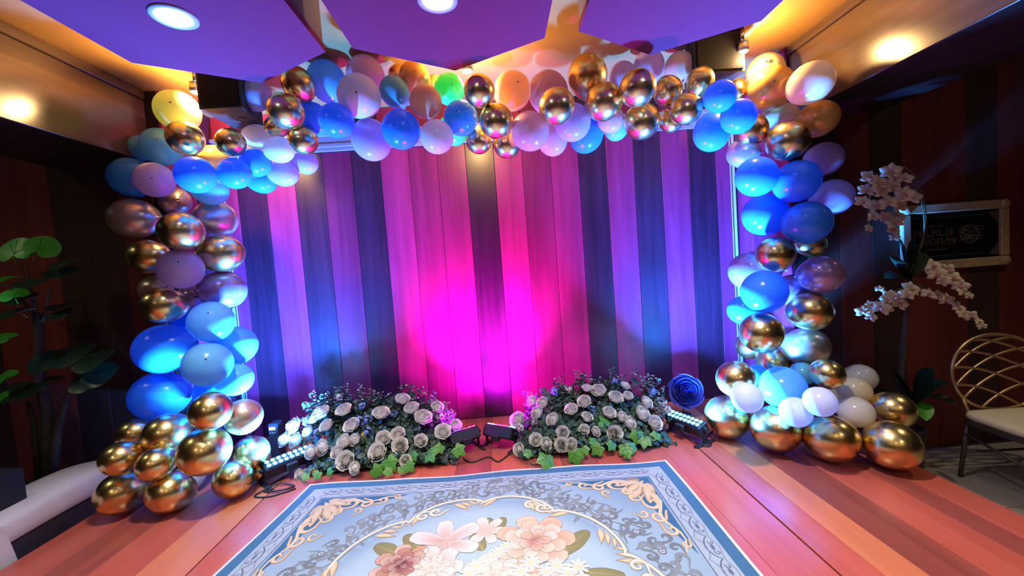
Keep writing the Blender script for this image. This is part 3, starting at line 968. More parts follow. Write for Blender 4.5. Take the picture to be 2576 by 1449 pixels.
def corner(fl_u, fl_v):
    mb = MB()
    f = lambda p: ((p[0] if not fl_u else RW - p[0]), (p[1] if not fl_v else RLEN - p[1]))
    def rib(pts, w, h, col):
        ribbon(mb, [f(p) for p in pts], w, h, col)
    def fil(pts, h, col, hub=None):
        pts = [f(p) for p in pts]
        flat(mb, pts, h, col, f(hub) if hub else None)
    o = 0.165
    # dark triangle behind the ornament
    fil([(o, o), (o + 0.46, o), (o + 0.34, o + 0.05), (o + 0.14, o + 0.10), (o + 0.06, o + 0.26), (o + 0.035, o + 0.44), (o, o + 0.56)], 0.0002, CORN, (o + 0.001, o + 0.001))
    for arm in (0, 1):
        sw = (lambda p: p) if arm == 0 else (lambda p: (p[1], p[0]))
        k = 1.0 if arm == 0 else 1.25
        S = lambda x, y: sw((o + x * k, o + y))
        def volute(x, y, ang, size, turns, sg, w):
            q = spiral((0, 0), ang, size, turns, sg, 18)
            pts = [S(x + a, y + b) for a, b in q]
            rib(pts, [v * 1.5 for v in taper(len(pts), 0.008, w, w * 0.45)], 0.0014, GOLDD)
            rib(pts, taper(len(pts), 0.004, w, w * 0.35), 0.0018, GOLD)
        volute(0.175, 0.050, math.radians(100), 0.036, 1.05, -1, 0.018)
        volute(0.255, 0.062, math.radians(-80), 0.030, 1.1, 1, 0.015)
        volute(0.330, 0.040, math.radians(100), 0.026, 1.05, -1, 0.013)
        volute(0.130, 0.115, math.radians(-60), 0.026, 1.1, 1, 0.013)
        volute(0.235, 0.118, math.radians(60), 0.022, 1.0, -1, 0.011)
        volute(0.400, 0.022, math.radians(-90), 0.016, 1.0, 1, 0.009)
        rib([S(a, 0.03 + 0.02 * math.sin(a * 30)) for a in [0.10 + 0.035 * i for i in range(11)]], taper(11, 0.014, 0.014, 0.003), 0.0016, GOLD)
        for (x, y, a, l) in ((0.05, 0.03, 0.1, 0.12), (0.06, 0.06, 0.55, 0.11), (0.10, 0.03, -0.25, 0.09), (0.04, 0.02, -0.3, 0.075)):
            fil([S(p[0], p[1]) for p in teardrop((x, y), a, l * 1.06, 0.20)], 0.0015, GOLDD)
            fil([S(p[0], p[1]) for p in teardrop((x, y), a, l, 0.15)], 0.0020, (GOLD, lerp3(GOLD, GOLDD, 0.35)))
    for a in (20, 45, 70, 200, 225, 250):
        fil(teardrop((o + 0.085, o + 0.085), math.radians(a), 0.085, 0.17, 0.0), 0.0022, (GOLD, lerp3(GOLD, GOLDD, 0.4)))
    mb.build('corner_ornament', 'rug_print', rug)


for a in (False, True):
    for b in (False, True):
        corner(a, b)


# medallion: dark leafy scrollwork outside, gold moulded frame inside
def ell(th, k=1.0, off=0.0):
    return (MC[0] + (MA * k + off) * math.cos(th), MC[1] + (MBX * k + off) * math.sin(th))


sw = MB()
rr = random.Random(3)
nseg = 84
for k in range(nseg):
    th = 2 * math.pi * k / nseg
    for layer in range(3):
        off = 0.05 + 0.045 * layer + rr.uniform(-.012, .012) + 0.02 * math.sin(8 * th)
        c = ell(th + rr.uniform(-.02, .02), 1.0, off)
        sz = rr.uniform(0.018, 0.030)
        pts = spiral(c, rr.uniform(0, 6.28), sz, rr.uniform(0.8, 1.2), rr.choice((-1, 1)), 14, 1.6)
        ribbon(sw, pts, taper(len(pts), 0.004, 0.019, 0.006), 0.0010 + 0.0003 * layer, GREY if rr.random() < .6 else GREYD)
        if layer < 2:
            a = rr.uniform(0, 6.28)
            flat(sw, teardrop(c, a, rr.uniform(.05, .075), 0.13, rr.uniform(-.4, .4)), 0.0009, (GREY, GREYD))
    if k % 2 == 0:
        c = ell(th, 1.0, 0.10)
        for rad, cc, hh in ((0.016, GREYD, 0.0022), (0.010, (0.42, 0.5, 0.56), 0.0026), (0.005, GREYD, 0.003)):
            flat(sw, [(c[0] + rad * math.cos(a * math.pi / 5), c[1] - rad * math.sin(a * math.pi / 5)) for a in range(10)][::-1], hh, cc)
sw.build('leaf_scrollwork', 'rug_print', rug)

fr = MB()
npt = 240
path = []
for k in range(npt + 1):
    th = 2 * math.pi * k / npt
    ph = (th * 12 / (2 * math.pi)) % 1.0
    path.append(ell(th, 1.0, 0.055 * math.sin(math.pi * ph) ** 0.6 - 0.03))
ribbon(fr, [(p[0] + .004, p[1] + .008) for p in path], 0.020, 0.0012, (0.16, 0.26, 0.33))
ribbon(fr, path, 0.017, 0.0016, GOLDD)
ribbon(fr, path, 0.010, 0.0020, (0.84, 0.76, 0.60))
for k in range(24):
    th = 2 * math.pi * (k + 0.25) / 24
    sg = 1 if k % 2 else -1
    for d, ln in ((-0.02, 0.085), (0.03, 0.065), (0.08, 0.05)):
        c = ell(th + sg * d, 1.0, -0.005)
        tang = th + math.pi / 2 if sg > 0 else th - math.pi / 2
        flat(fr, teardrop(c, tang + sg * 0.55, ln * 1.1, 0.17, 0.3 * sg), 0.0018, GOLDD)
        flat(fr, teardrop(c, tang + sg * 0.55, ln, 0.13, 0.3 * sg), 0.0023, (GOLD, lerp3(GOLD, GOLDD, .3)))
for k in range(8):
    th = math.pi * 2 * (k + 0.5) / 8
    for sg in (-1, 1):
        c = ell(th + sg * 0.045, 1.0, -0.028)
        pts = spiral(c, th + math.pi * (0.5 + 0.3 * sg), 0.030, 1.15, sg, 18, 1.4)
        ribbon(fr, pts, taper(len(pts), .010, .020, .008), 0.0021, GOLDD)
        ribbon(fr, pts, taper(len(pts), .005, .013, .005), 0.0026, (0.84, 0.74, 0.54))
fr.build('medallion_frame', 'rug_print', rug)

# the bouquet in the middle
def uv_of(px, py):
    w = PZ(px, py, T)
    u, v = 1.0, 0.6
    for _ in range(12):
        p = rug_pt(u, v)
        u += w[0] - p.x
        v -= w[1] - p.y
    return u, v


def petal(mb, c, ang, ln, wd, h, inner, outer, ruffle=0.08, n=14, tip=0.0):
    pts = []
    for k in range(n + 1):
        t = k / n
        a = math.pi * t
        x = 0.5 - 0.5 * math.cos(a) * 1.0
        y = wd * math.sin(a) ** (0.75 - 0.0 * tip) * (1 + ruffle * math.sin(9 * a + c[0] * 40))
        pts.append((x, y * (0.55 + 0.45 * x if not tip else 1 - 0.35 * abs(x - .5))))
    out = pts + [(x, -y) for x, y in reversed(pts[1:-1])]
    ca, sa = math.cos(ang), math.sin(ang)
    h = lift(h)
    poly = [(c[0] + ln * (x * ca - y * sa), c[1] + ln * (x * sa + y * ca)) for x, y in out]
    nn = len(poly)
    vv = [rug_pt(c[0], c[1], h)] + [rug_pt(u, v, h) for u, v in poly]
    inner, outer = tuple(x * 0.46 for x in inner), tuple(x * 0.62 for x in outer)
    mb.add(vv, [(0, 1 + (k + 1) % nn, 1 + k) for k in range(nn)], [inner] + [outer] * nn)
    if ln > 0.05:
        ribbon(mb, poly + poly[:1], 0.0022, h + 0.00008, tuple(x * 0.72 for x in lerp3(outer, inner, 0.6)))


def vein(mb, c, ang, ln, h, col):
    ribbon(mb, [(c[0], c[1]), (c[0] + ln * math.cos(ang), c[1] + ln * math.sin(ang))], [0.005, 0.001], h, col)


bq = obj('bouquet', None, rug)


def printed_rose(px, py, size, cols, h):
    mb = MB()
    c = uv_of(px, py)
    h0 = h
    for ringk, (cnt, rad, ln) in enumerate(((7, 0.40, 0.70), (6, 0.28, 0.58), (6, 0.16, 0.46), (5, 0.06, 0.34), (4, 0.0, 0.2))):
        for k in range(cnt):
            a = 2 * math.pi * (k + 0.37 * ringk) / cnt
            ci, co = cols[min(ringk, len(cols) - 1)]
            col_o = lerp3(co, (0.95, 0.88, 0.80), 0.35 * (k % 2))
            petal(mb, (c[0] + rad * size * math.cos(a) * .6, c[1] + rad * size * math.sin(a) * .6), a, ln * size, 0.46, h0, ci, col_o)
            h0 += 0.00012
    mb.build('printed_rose', 'rug_print', bq)


def printed_lily(px, py, size, h, inner, outer, rot=0.3):
    mb = MB()
    c = uv_of(px, py)
    for k in range(6):
        a = rot + 2 * math.pi * k / 6
        petal(mb, c, a, size * (1.0 if k % 2 else 0.9), 0.30, h + 0.0002 * k, inner, outer, 0.05)
        for d in (-.18, 0, .18):
            vein(mb, c, a + d, size * 0.5, h + 0.0016, (0.72, 0.40, 0.34))
    mb.build('printed_lily', 'rug_print', bq)


def printed_leaf(px, py, ang, ln, wd, h, inner, outer):
    mb = MB()
    c = uv_of(px, py)
    petal(mb, c, ang, ln, wd, h, inner, outer, 0.0, 14, 1.0)
    vein(mb, c, ang, ln * 0.95, h + 0.0004, lerp3(inner, (0.1, 0.1, 0.08), 0.5))
    mb.build('printed_leaf', 'rug_print', bq)


def printed_daisy(px, py, size, h):
    mb = MB()
    c = uv_of(px, py)
    for k in range(9):
        petal(mb, c, 2 * math.pi * k / 9, size, 0.20, h, (0.85, 0.85, 0.78), (0.92, 0.92, 0.90), 0.0, 8)
    flat(mb, [(c[0] + .22 * size * math.cos(-a * math.pi / 4), c[1] + .22 * size * math.sin(-a * math.pi / 4)) for a in range(8)][::-1], h + 0.0004, (0.55, 0.50, 0.25))
    mb.build('printed_daisy', 'rug_print', bq)


OL, OLD = (0.50, 0.48, 0.20), (0.28, 0.28, 0.14)
for a in ((1400, 1400, -0.75, 0.20, .20), (1240, 1345, -1.2, 0.12, .25), (1180, 1365, -0.6, 0.13, .3), (1000, 1395, -2.6, 0.13, .28), (1060, 1385, -2.3, 0.14, .25),
          (1215, 1385, -2.0, 0.12, .25), (1470, 1440, 0.2, 0.14, .2), (1120, 1430, 2.4, 0.12, .25), (1290, 1440, 0.6, 0.16, .2), (1240, 1330, -1.9, 0.08, .25)):
    printed_leaf(*a, 0.0012, OL, OLD)
PE = [((0.72, 0.42, 0.28), (0.86, 0.60, 0.44)), ((0.80, 0.52, 0.38), (0.90, 0.68, 0.54)), ((0.84, 0.62, 0.50), (0.92, 0.76, 0.64)), ((0.66, 0.34, 0.24), (0.85, 0.60, 0.46)), ((0.55, 0.25, 0.18), (0.7, 0.4, 0.3))]
DR = [((0.45, 0.22, 0.16), (0.72, 0.45, 0.34)), ((0.42, 0.18, 0.14), (0.62, 0.34, 0.26)), ((0.34, 0.12, 0.10), (0.55, 0.28, 0.22)), ((0.25, 0.08, 0.08), (0.42, 0.18, 0.16)), ((0.18, 0.06, 0.06), (0.3, 0.1, 0.1))]
WH = [((0.80, 0.66, 0.56), (0.92, 0.88, 0.86)), ((0.86, 0.74, 0.64), (0.93, 0.90, 0.88)), ((0.88, 0.66, 0.50), (0.93, 0.86, 0.80))]
printed_lily(1225, 1335, 0.10, 0.0016, (0.85, 0.78, 0.62), (0.90, 0.88, 0.88), 1.2)
printed_lily(1120, 1365, 0.165, 0.0022, (0.80, 0.48, 0.40), (0.92, 0.90, 0.90), 0.35)
printed_rose(1010, 1422, 0.125, DR, 0.0040)
printed_rose(1085, 1430, 0.13, WH, 0.0036)
printed_rose(1345, 1360, 0.175, PE, 0.0040)
printed_rose(1240, 1449, 0.13, WH, 0.0034)
printed_rose(1290, 1500, 0.17, PE, 0.0030)
printed_rose(1120, 1520, 0.16, PE, 0.0030)
printed_lily(1400, 1480, 0.13, 0.0034, (0.82, 0.55, 0.42), (0.92, 0.90, 0.88), 0.8)
for a in ((1255, 1390, .035), (1240, 1400, .032), (1200, 1425, .04), (1335, 1418, .045), (1275, 1375, .03), (1400, 1425, .04), (1375, 1440, .035), (1455, 1428, .042), (1180, 1445, .04), (1310, 1440, .04), (1430, 1445, .035)):
    printed_daisy(a[0], a[1], a[2], 0.0075)

# ------------------------------------------------------------------ flowers on the stage floor
def rose_mesh(name, openness, seed):
    """a rose about its own z axis, radius about 1: petals wrapped in rings, edges rolled outwards"""
    q = random.Random(seed)
    mb = MB()
    rings = ((3, 0.13, 0.80, -.25), (4, 0.26, 0.78, -.18), (5, 0.40, 0.70, -.08), (5, 0.56, 0.58, 0.05), (6, 0.75, 0.42, 0.16), (6, 0.93, 0.20, 0.30))
    for ri, (cnt, rad, top, roll) in enumerate(rings):
        rad, top = rad * (0.86 + 0.14 * openness), top + 0.25 * (1 - openness) * rad
        for k in range(cnt):
            a0 = 2 * math.pi * (k + 0.5 * (ri % 2)) / cnt + q.uniform(-.2, .2)
            half = math.pi / cnt * 1.5
            vs, fs = [], []
            NU, NV = 6, 5
            for j in range(NV + 1):
                t = j / NV
                for i in range(NU + 1):
                    s = 2 * i / NU - 1
                    ang = a0 + half * s
                    edge = 1 - 0.16 * abs(s) ** 3
                    bul = math.sin(min(1, t / 0.7) * math.pi / 2)
                    r = 0.08 + (rad - 0.08) * bul
                    if t > 0.7:
                        r += rad * roll * ((t - 0.7) / 0.3) ** 1.5 * 0.5
                    r *= 1 + 0.09 * s * (1 if ri % 2 else -1)
                    z = -0.6 + (top + 0.6) * (t * edge) + 0.02 * math.sin(6 * s + k)
                    if roll > 0 and t > 0.8:
                        z -= roll * 0.16 * ((t - .8) / .2) ** 2
                    vs.append((r * math.cos(ang), r * math.sin(ang), z))
            for j in range(NV):
                for i in range(NU):
                    a = j * (NU + 1) + i
                    fs.append((a, a + 1, a + NU + 2, a + NU + 1))
            mb.add(vs, fs)
    return mb.mesh(name, 'rose_white', True)


def rose_heart(name):
    mb = MB()
    for k in range(2):
        pts = [(0.10 * (1 - t * .7) * math.cos(7 * t + 3.14 * k), 0.10 * (1 - t * .7) * math.sin(7 * t + 3.14 * k), 0.55 + 0.22 * t) for t in [i / 10 for i in range(11)]]
        vs = [p for p in pts] + [(p[0] * 1.05, p[1] * 1.05, -0.3) for p in pts]
        mb.add(vs, [(i, i + 1, 12 + i, 11 + i) for i in range(10)])
    return mb.mesh(name, 'rose_core', True)


ROSES = [rose_mesh('rose', 1.0, 1), rose_mesh('rose', 0.75, 2), rose_mesh('rose', 0.45, 3)]
HEART = rose_heart('rose_heart')


def ivy_mesh():
    out = []
    lobes = [(0, 1.0), (20, .74), (34, .62), (56, .86), (78, .68), (98, .56), (126, .70), (150, .52), (170, .32), (180, .16)]
    ang = [a for a, r in lobes] + [-a for a, r in reversed(lobes[1:-1])]
    rad = [r for a, r in lobes] + [r for a, r in reversed(lobes[1:-1])]
    vs = [(0, 0, 0.06)]
    for a, r in zip(ang, rad):
        vs.append((r * math.sin(math.radians(a)), r * math.cos(math.radians(a)), -0.16 * r * r + 0.0))
    n = len(ang)
    fs = [(0, 1 + (k + 1) % n, 1 + k) for k in range(n)]
    mb = MB().add(vs, fs)
    for a, r in [(0, 1.0), (56, .86), (126, .7), (-56, .86), (-126, .7)]:
        x, y = r * .9 * math.sin(math.radians(a)), r * .9 * math.cos(math.radians(a))
        mb.tube([(0, 0, 0.065), (x * .5, y * .5, 0.03), (x, y, -0.16 * r * r * .81 + 0.01)], 0.012, 4)
    mb.tube([(0, -0.1, 0.05), (0, -0.7, -0.1), (0, -1.1, -0.4)], 0.025, 5)
    return mb.mesh('ivy_leaf', 'leaf_ivy', True)


IVY = ivy_mesh()


def leaf_disc(mb, c, nrm, r, asp=1.0, fold=0.15, n=7, roll=0.0):
    q = frame_quat(nrm, roll)
    vs = [Vector(c)]
    for k in range(n):
        a = 2 * math.pi * k / n
        v = Vector((r * math.cos(a), r * asp * math.sin(a), -fold * r * abs(math.cos(a))))
        vs.append(Vector(c) + q @ v)
    mb.add(vs, [(0, 1 + k, 1 + (k + 1) % n) for k in range(n)])


def sprig_meshes(seed):
    q = random.Random(seed)
    st, lf, bd = MB(), MB(), MB()
    n = 10
    pts = [(0.10 * (i / n) ** 2, 0.04 * math.sin(i * .7), i / n) for i in range(n + 1)]
    st.tube(pts, [0.012 * (1 - .6 * i / n) for i in range(n + 1)], 5)
    for i in range(3, n + 1):
        for s in (0, 1):
            a = i * 1.57 + s * math.pi + q.uniform(-.3, .3)
            r = 0.095 * (1.15 - 0.5 * i / n)
            d = Vector((math.cos(a), math.sin(a), 0.35))
            leaf_disc(lf, Vector(pts[i]) + d * r * 1.1, Vector((q.uniform(-.6, .6), q.uniform(-.9, .1), .8)), r, 0.85, 0.2, 8, q.uniform(0, 6))
    for k in range(7):
        p = Vector(pts[n]) + Vector((q.uniform(-.12, .12), q.uniform(-.1, .1), q.uniform(-.1, .07)))
        leaf_disc(bd, p, (q.uniform(-1, 1), -1, .4), q.uniform(.018, .034), .8, .3, 6)
        leaf_disc(bd, p, (q.uniform(-1, 1), .2, 1), q.uniform(.018, .03), .8, .3, 6)
    return st.mesh('sprig_stem', 'stem'), lf.mesh('sprig_leaves', 'leaf_euca'), bd.mesh('sprig_buds', 'bud')


SPRIGS = [sprig_meshes(s) for s in (11, 12, 13)]


def filler_mesh(name, material, seed):
    q = random.Random(seed)
    mb = MB()
    for k in range(26):
        v = Vector((q.gauss(0, 1), q.gauss(0, 1), q.gauss(0, 1))).normalized()
        c = v * q.uniform(.6, 1.0)
        for j in range(4):
            d = v.orthogonal().normalized()
            d = Matrix.Rotation(j * math.pi / 2 + k, 3, v) @ d
            leaf_disc(mb, c + d * .16, v + d * .4, .16, .8, .1, 6)
    return mb.mesh(name, material)


HYD = [filler_mesh('filler_flower', 'filler_blue', 4), filler_mesh('filler_flower', 'bud', 5), filler_mesh('filler_flower', 'filler_yellow', 6)]


def arrangement(label, roses, ivy, tips, fillers, x0, x1, yf, py_f, py_b, slope):
    """roses etc. sit on a mound that rises from its front edge (depth yf) back to the wall"""
    root = thing('flower_arrangement', label, 'flowers', ((x0 + x1) / 2, yf + 0.15, 0))
    O = Vector(root.location)

    def place(px, py, extra=0.0):
        t = (py_f(px) - py) / (py_f(px) - py_b(px))
        return Vector(PY(px, py, yf + slope * max(-0.1, min(1.1, t)) ** 0.9 + extra)), max(0, min(1, t))

    q = random.Random(len(roses))
    for k, (px, py, r) in enumerate(roses):
        p, t = place(px, py, -0.025 if 760 < px < 1130 or px > 1320 else 0.03)
        R_ = r / F * p.y
        p.z = max(p.z, R_ * 0.75 + 0.004)
        xc = (p.x - (x0 + x1) / 2) / ((x1 - x0) / 2)
        d = Vector((0.55 * xc + q.uniform(-.35, .35), -1.0 + 0.75 * t + q.uniform(-.25, .15), 0.35 + 0.75 * t + q.uniform(-.2, .2)))
        o = obj('rose', ROSES[k % 3], root, p - O)
        o.rotation_mode = 'QUATERNION'
        o.rotation_quaternion = frame_quat(d, q.uniform(0, 6.28))
        o.scale = (R_ * 0.98,) * 3
        obj('rose_heart', HEART, o)
        root_pt = Vector((min(max(p.x, x0 + 0.16), x1 - 0.16), max(p.y + 0.04, yf + 0.18), max(0.05, p.z * 0.45)))
        neck = p - d.normalized() * R_ * 0.5
        mid = (neck + root_pt) / 2 + Vector((0, 0.02, 0.02))
        MB().tube([neck - O, mid - O, root_pt - O], [0.003, 0.0035, 0.004], 5).build('rose_stem', 'stem', root, True)
        if abs(xc) > 0.75:
            sp = MB()
            for j in range(9):
                c_ = neck.lerp(root_pt, 0.1 + 0.09 * j) + Vector((q.uniform(-.03, .03), q.uniform(-.02, .03), q.uniform(-.03, .03)))
                c_.z = max(c_.z, 0.03)
                leaf_disc(sp, c_ - O, (q.uniform(-1, 1), q.uniform(-1, 0), 0.7), q.uniform(.016, .028), 0.7, .25, 7, q.uniform(0, 6))
            sp.build('rose_leaves', 'leaf_euca', root)['kind'] = 'stuff'
    for k, (px, py, r) in enumerate(ivy):
        p, t = place(px, py, -0.03)
        s = r / F * p.y * 1.15
        p.z = max(p.z, 0.05)
        o = obj('ivy_leaf', IVY, root, p - O)
        o.rotation_mode = 'QUATERNION'
        o.rotation_quaternion = frame_quat((q.uniform(-.5, .5), -0.8, 0.7 + q.uniform(-.3, .4)), math.pi + q.uniform(-1.1, 1.1))
        o.scale = (s,) * 3
    tips = tips + [(x + q.uniform(-20, 20), y + q.uniform(-6, 40)) for x, y in tips] + [(x + q.uniform(-25, 25), y + q.uniform(20, 90)) for x, y in tips[:16]]
    for k, (px, py) in enumerate(tips):
        tip, t = place(px, py, 0.03)
        base = Vector((tip.x + q.uniform(-.05, .05) + ((x0 + x1) / 2 - tip.x) * 0.15, min(tip.y - 0.02, yf + slope * 0.8), max(0.03, tip.z - q.uniform(.14, .24))))
        d = tip - base
        e = obj('eucalyptus_sprig', SPRIGS[k % 3][0], root, base - O)
        e.rotation_mode = 'QUATERNION'
        e.rotation_quaternion = frame_quat(d, q.uniform(0, 6.28))
        e.scale = (d.length * 0.95,) * 3
        obj('sprig_leaves', SPRIGS[k % 3][1], e)['kind'] = 'stuff'
        obj('sprig_buds', SPRIGS[k % 3][2], e)['kind'] = 'stuff'
    for (px, py, r, kind) in fillers:
        p, t = place(px, py, 0.01)
        R_ = r / F * p.y
        p.z = max(p.z, R_)
        obj('filler_flower', HYD[kind], root, p - O, (q.uniform(0, 6), q.uniform(0, 6), 0), R_)
    fo = MB()
    for k in range(2200):
        u, t = q.random(), q.random()
        px_ = x0 + (x1 - x0) * u
        hgt = 0.30 * (1 - (2 * u - 1) ** 4) * (0.18 + 0.82 * t) + 0.01
        y = yf + 0.03 + slope * t + q.uniform(-.01, .05)
        z = max(0.012, hgt * q.uniform(0.75, 1.08) + q.uniform(-.01, .02))
        leaf_disc(fo, Vector((px_ + q.uniform(-.02, .02), y, z)) - O, (q.uniform(-1, 1), q.uniform(-1.2, .1), q.uniform(.1, 1)), q.uniform(.012, .026), q.uniform(.45, .85), .25, 6, q.uniform(0, 6))
    f = fo.build('foliage', 'leaf_fill', root)
    f['kind'] = 'stuff'
    core = MB()
    nn = 18
    vs, fs = [], []
    for i in range(nn + 1):
        u = i / nn
        for j in range(7):
            t = j / 6
            z = 0.23 * (1 - (2 * u - 1) ** 4) * (0.10 + 0.90 * t ** .8) if j < 6 else 0
            vs.append(Vector((x0 + 0.06 + (x1 - x0 - .12) * u, yf + 0.06 + slope * min(1, t) + (0.03 if j == 6 else 0), max(0.003, z))) - O)
    for i in range(nn):
        for j in range(6):
            a = i * 7 + j
            fs.append((a, a + 7, a + 8, a + 1))
    core.add(vs, fs)
    core.build('moss_base', 'leaf_fill', root)
    return root


LR = [(738,1073,23),(717,1106,20),(745,1108,20),(807,1038,22),(865,1031,20),(821,1071,18),(884,1069,20),(865,1111,20),(893,1106,17),(811,1125,20),(781,1137,18),
      (849,1137,18),(868,1158,23),(893,1177,17),(755,1198,14),(959,1038,21),(964,1102,19),(1001,1092,19),(1006,1120,20),(950,1137,24),(1058,1109,18),(1114,1085,20),
      (1065,1050,23),(1036,1027,20),(1013,1003,18),(1147,1069,15),(1100,1024,17),(1020,1158,15),(790,1055,15),(775,1085,15)]
RRS = [(1364,1013,16),(1338,1010,14),(1352,1038,18),(1301,1055,20),(1390,1055,18),(1416,1088,18),(1505,982,19),(1470,1010,18),(1477,977,14),(1550,999,19),(1573,970,13),
       (1580,996,14),(1437,1029,17),(1533,1038,18),(1566,1050,16),(1585,1064,18),(1547,1090,20),(1627,1013,18),(1618,1041,21),(1648,1064,20),(1348,1106,18),(1374,1116,16),
       (1413,1118,19),(1437,1118,18),(1305,1130,16),(1470,1080,14),(1477,1050,16),(1500,1085,13)]
LI = [(978,1162,26),(945,1184,22),(975,1191,15),(1081,1141,24),(1107,1125,18),(1151,1130,22),(1027,1170,20),(1039,1146,16),(1010,1180,14),(770,1200,13),(800,1195,14),(830,1185,14)]
RI = [(1519,1062,26),(1374,1156,30),(1446,1144,26),(1505,1127,22),(1540,1118,18),(1573,1127,24),(1590,1125,18),(1603,1094,24),(1622,1106,22),(1650,1094,17),(1575,1146,14),
      (1578,1158,16),(1580,1172,11),(1326,1139,16),(1470,1130,16),(1490,1110,15)]
LTIP = [(785,985),(850,975),(870,965),(900,968),(930,972),(960,985),(985,988),(1010,972),(1040,970),(1065,974),(1100,984),(1118,1010),(790,1010),(830,1000),(815,990),(945,1000),
        (1085,1000),(880,1000),(920,1040),(975,1060),(1130,1040),(905,1090),(800,1160),(830,1165),(775,1180),(920,1080),(1080,1080),(985,1150)]
RTIP = [(1330,985),(1400,955),(1445,932),(1470,945),(1500,950),(1535,930),(1560,945),(1600,935),(1630,940),(1650,952),(1668,978),(1380,990),(1420,972),(1310,1100),(1340,1085),
        (1360,1060),(1400,1010),(1445,990),(1520,1010),(1600,990),(1660,1000),(1440,1070),(1500,1060),(1390,1085),(1345,1125),(1460,1100),(1670,1020),(1325,1010)]
LFIL = [(905,1060,18,0),(925,1055,14,0),(925,1085,16,0),(990,1040,12,0),(912,1095,10,2),(770,1060,14,0),(800,1090,16,0),(1110,1045,14,1),(850,1000,12,1),(910,1020,14,0),(790,1185,9,2),(900,1130,7,2)]
RFIL = [(1395,985,14,0),(1345,1060,12,1),(1665,1010,14,1),(1640,985,14,0),(1680,1030,12,1),(1430,980,12,1),(1490,1030,12,0),(1335,1000,12,1),(1545,960,12,0),(1390,1110,10,2),(1310,1075,12,1)]
lin = lambda x0, y0, x1, y1: (lambda x: y0 + (y1 - y0) * (x - x0) / (x1 - x0))
arrangement('mound of white roses and eucalyptus on the stage floor, left one', LR, LI, LTIP, LFIL, -1.22, -0.33, 2.28, lin(750, 1205, 1160, 1160), lin(750, 1000, 1160, 975), 0.36)
arrangement('mound of white roses with bright ivy on the stage floor, right one', RRS, RI, RTIP, RFIL, 0.06, 0.98, 2.26, lin(1300, 1150, 1670, 1125), lin(1300, 975, 1670, 945), 0.36)

# big loose rose standing behind the right stage light
bp = PY(1725, 985, 2.72)
br = thing('oversized_rose', 'oversized ruffled deep blue rose behind the right stage light', 'flower', (bp[0], bp[1], 0))
bm_ = ROSES[0].copy()
bm_.materials[0] = M['rose_blue']
hm_ = HEART.copy()
hm_.materials[0] = M['rose_blue']
hd = obj('bloom', bm_, br, (0, 0, bp[2]))
hd.rotation_mode = 'QUATERNION'
hd.rotation_quaternion = frame_quat((-0.25, -1, 0.45), 0.6)
hd.scale = (0.108,) * 3
obj('rose_heart', hm_, hd)
MB().tube([(0, 0.05, 0.001), (0.0, 0.05, bp[2] * 0.5), (0, 0.04, bp[2] - 0.05)], 0.006, 8).build('stem', 'stem', br, True)
MB().lathe([(0.05, 0.0005), (0.05, 0.008), (0.012, 0.014)], 20, (0, 0.05, 0)).build('base', 'black_metal', br, True)

# ------------------------------------------------------------------ orchid tree on the right
ox, oy = 2.36, 2.27
orc = thing('potted_orchid_tree', 'tall potted orchid with cream blossom sprays beside the framed picture', 'plant', (ox, oy, GZ + 0.013))
Oo = Vector((ox, oy, GZ + 0.013))
MB().lathe([(0.075, 0.0), (0.095, 0.02), (0.105, 0.22), (0.115, 0.24), (0.115, 0.26), (0.10, 0.26), (0.095, 0.23), (0.0005, 0.225)], 28, closed_ends=False).build('pot', 'pot_dark', orc, True)
MB().lathe([(0.0005, 0.235), (0.097, 0.232)], 24, closed_ends=False).build('soil', 'soil', orc)
stem_top = Vector(PY(2288, 690, oy)) - Oo
MB().tube([(0, 0, 0.22), (0.0, 0.0, 0.5), (stem_top.x * .6, 0, 0.9), stem_top], [.017, .016, .014, .012], 10).build('trunk', 'bark', orc, True)


def strap_leaf(name, base, tip, width, material, parent, droop=0.1, n=8):
    base, tip = Vector(base), Vector(tip)
    d = tip - base
    side = d.cross(Vector((0, -0.5, 1))).normalized()
    vs, fs = [], []
    up = side.cross(d).normalized()
    for i in range(n + 1):
        t = i / n
        c = base + d * t + Vector((0, 0, droop * math.sin(math.pi * t)))
        w = width * math.sin(math.pi * min(1, 0.06 + t * 0.94)) ** 0.7
        vs += [c + side * w, c + up * (-w * 0.22), c - side * w]
    for i in range(n):
        a = i * 3
        fs += [(a, a + 1, a + 4, a + 3), (a + 1, a + 2, a + 5, a + 4)]
    return MB().add(vs, fs).build(name, material, parent, True)


for (bx, by, tx, ty, w, m) in ((2290, 700, 2325, 635, .045, 'leaf_dark'), (2285, 705, 2240, 640, .05, 'leaf_dark'), (2285, 690, 2265, 600, .045, 'leaf_dark'),
                               (2290, 705, 2225, 700, .045, 'leaf_dark'), (2290, 690, 2300, 600, .04, 'leaf_dark'),
                               (2300, 1020, 2225, 905, .05, 'leaf_dark'), (2305, 1010, 2345, 925, .05, 'leaf_dark'), (2300, 1010, 2250, 960, .06, 'leaf_dark'),
                               (2310, 1010, 2330, 1060, .055, 'leaf_bright'), (2320, 1000, 2410, 1020, .03, 'leaf_dark'), (2300, 1005, 2385, 960, .045, 'leaf_dark'),
                               (2295, 1010, 2215, 1000, .05, 'leaf_dark')):
    yy = oy - random.uniform(0.0, 0.10)
    strap_leaf('leaf', Vector(PY(bx, by, oy - 0.01)) - Oo, Vector(PY(tx, ty, yy - 0.05)) - Oo, w, m, orc, 0.03)


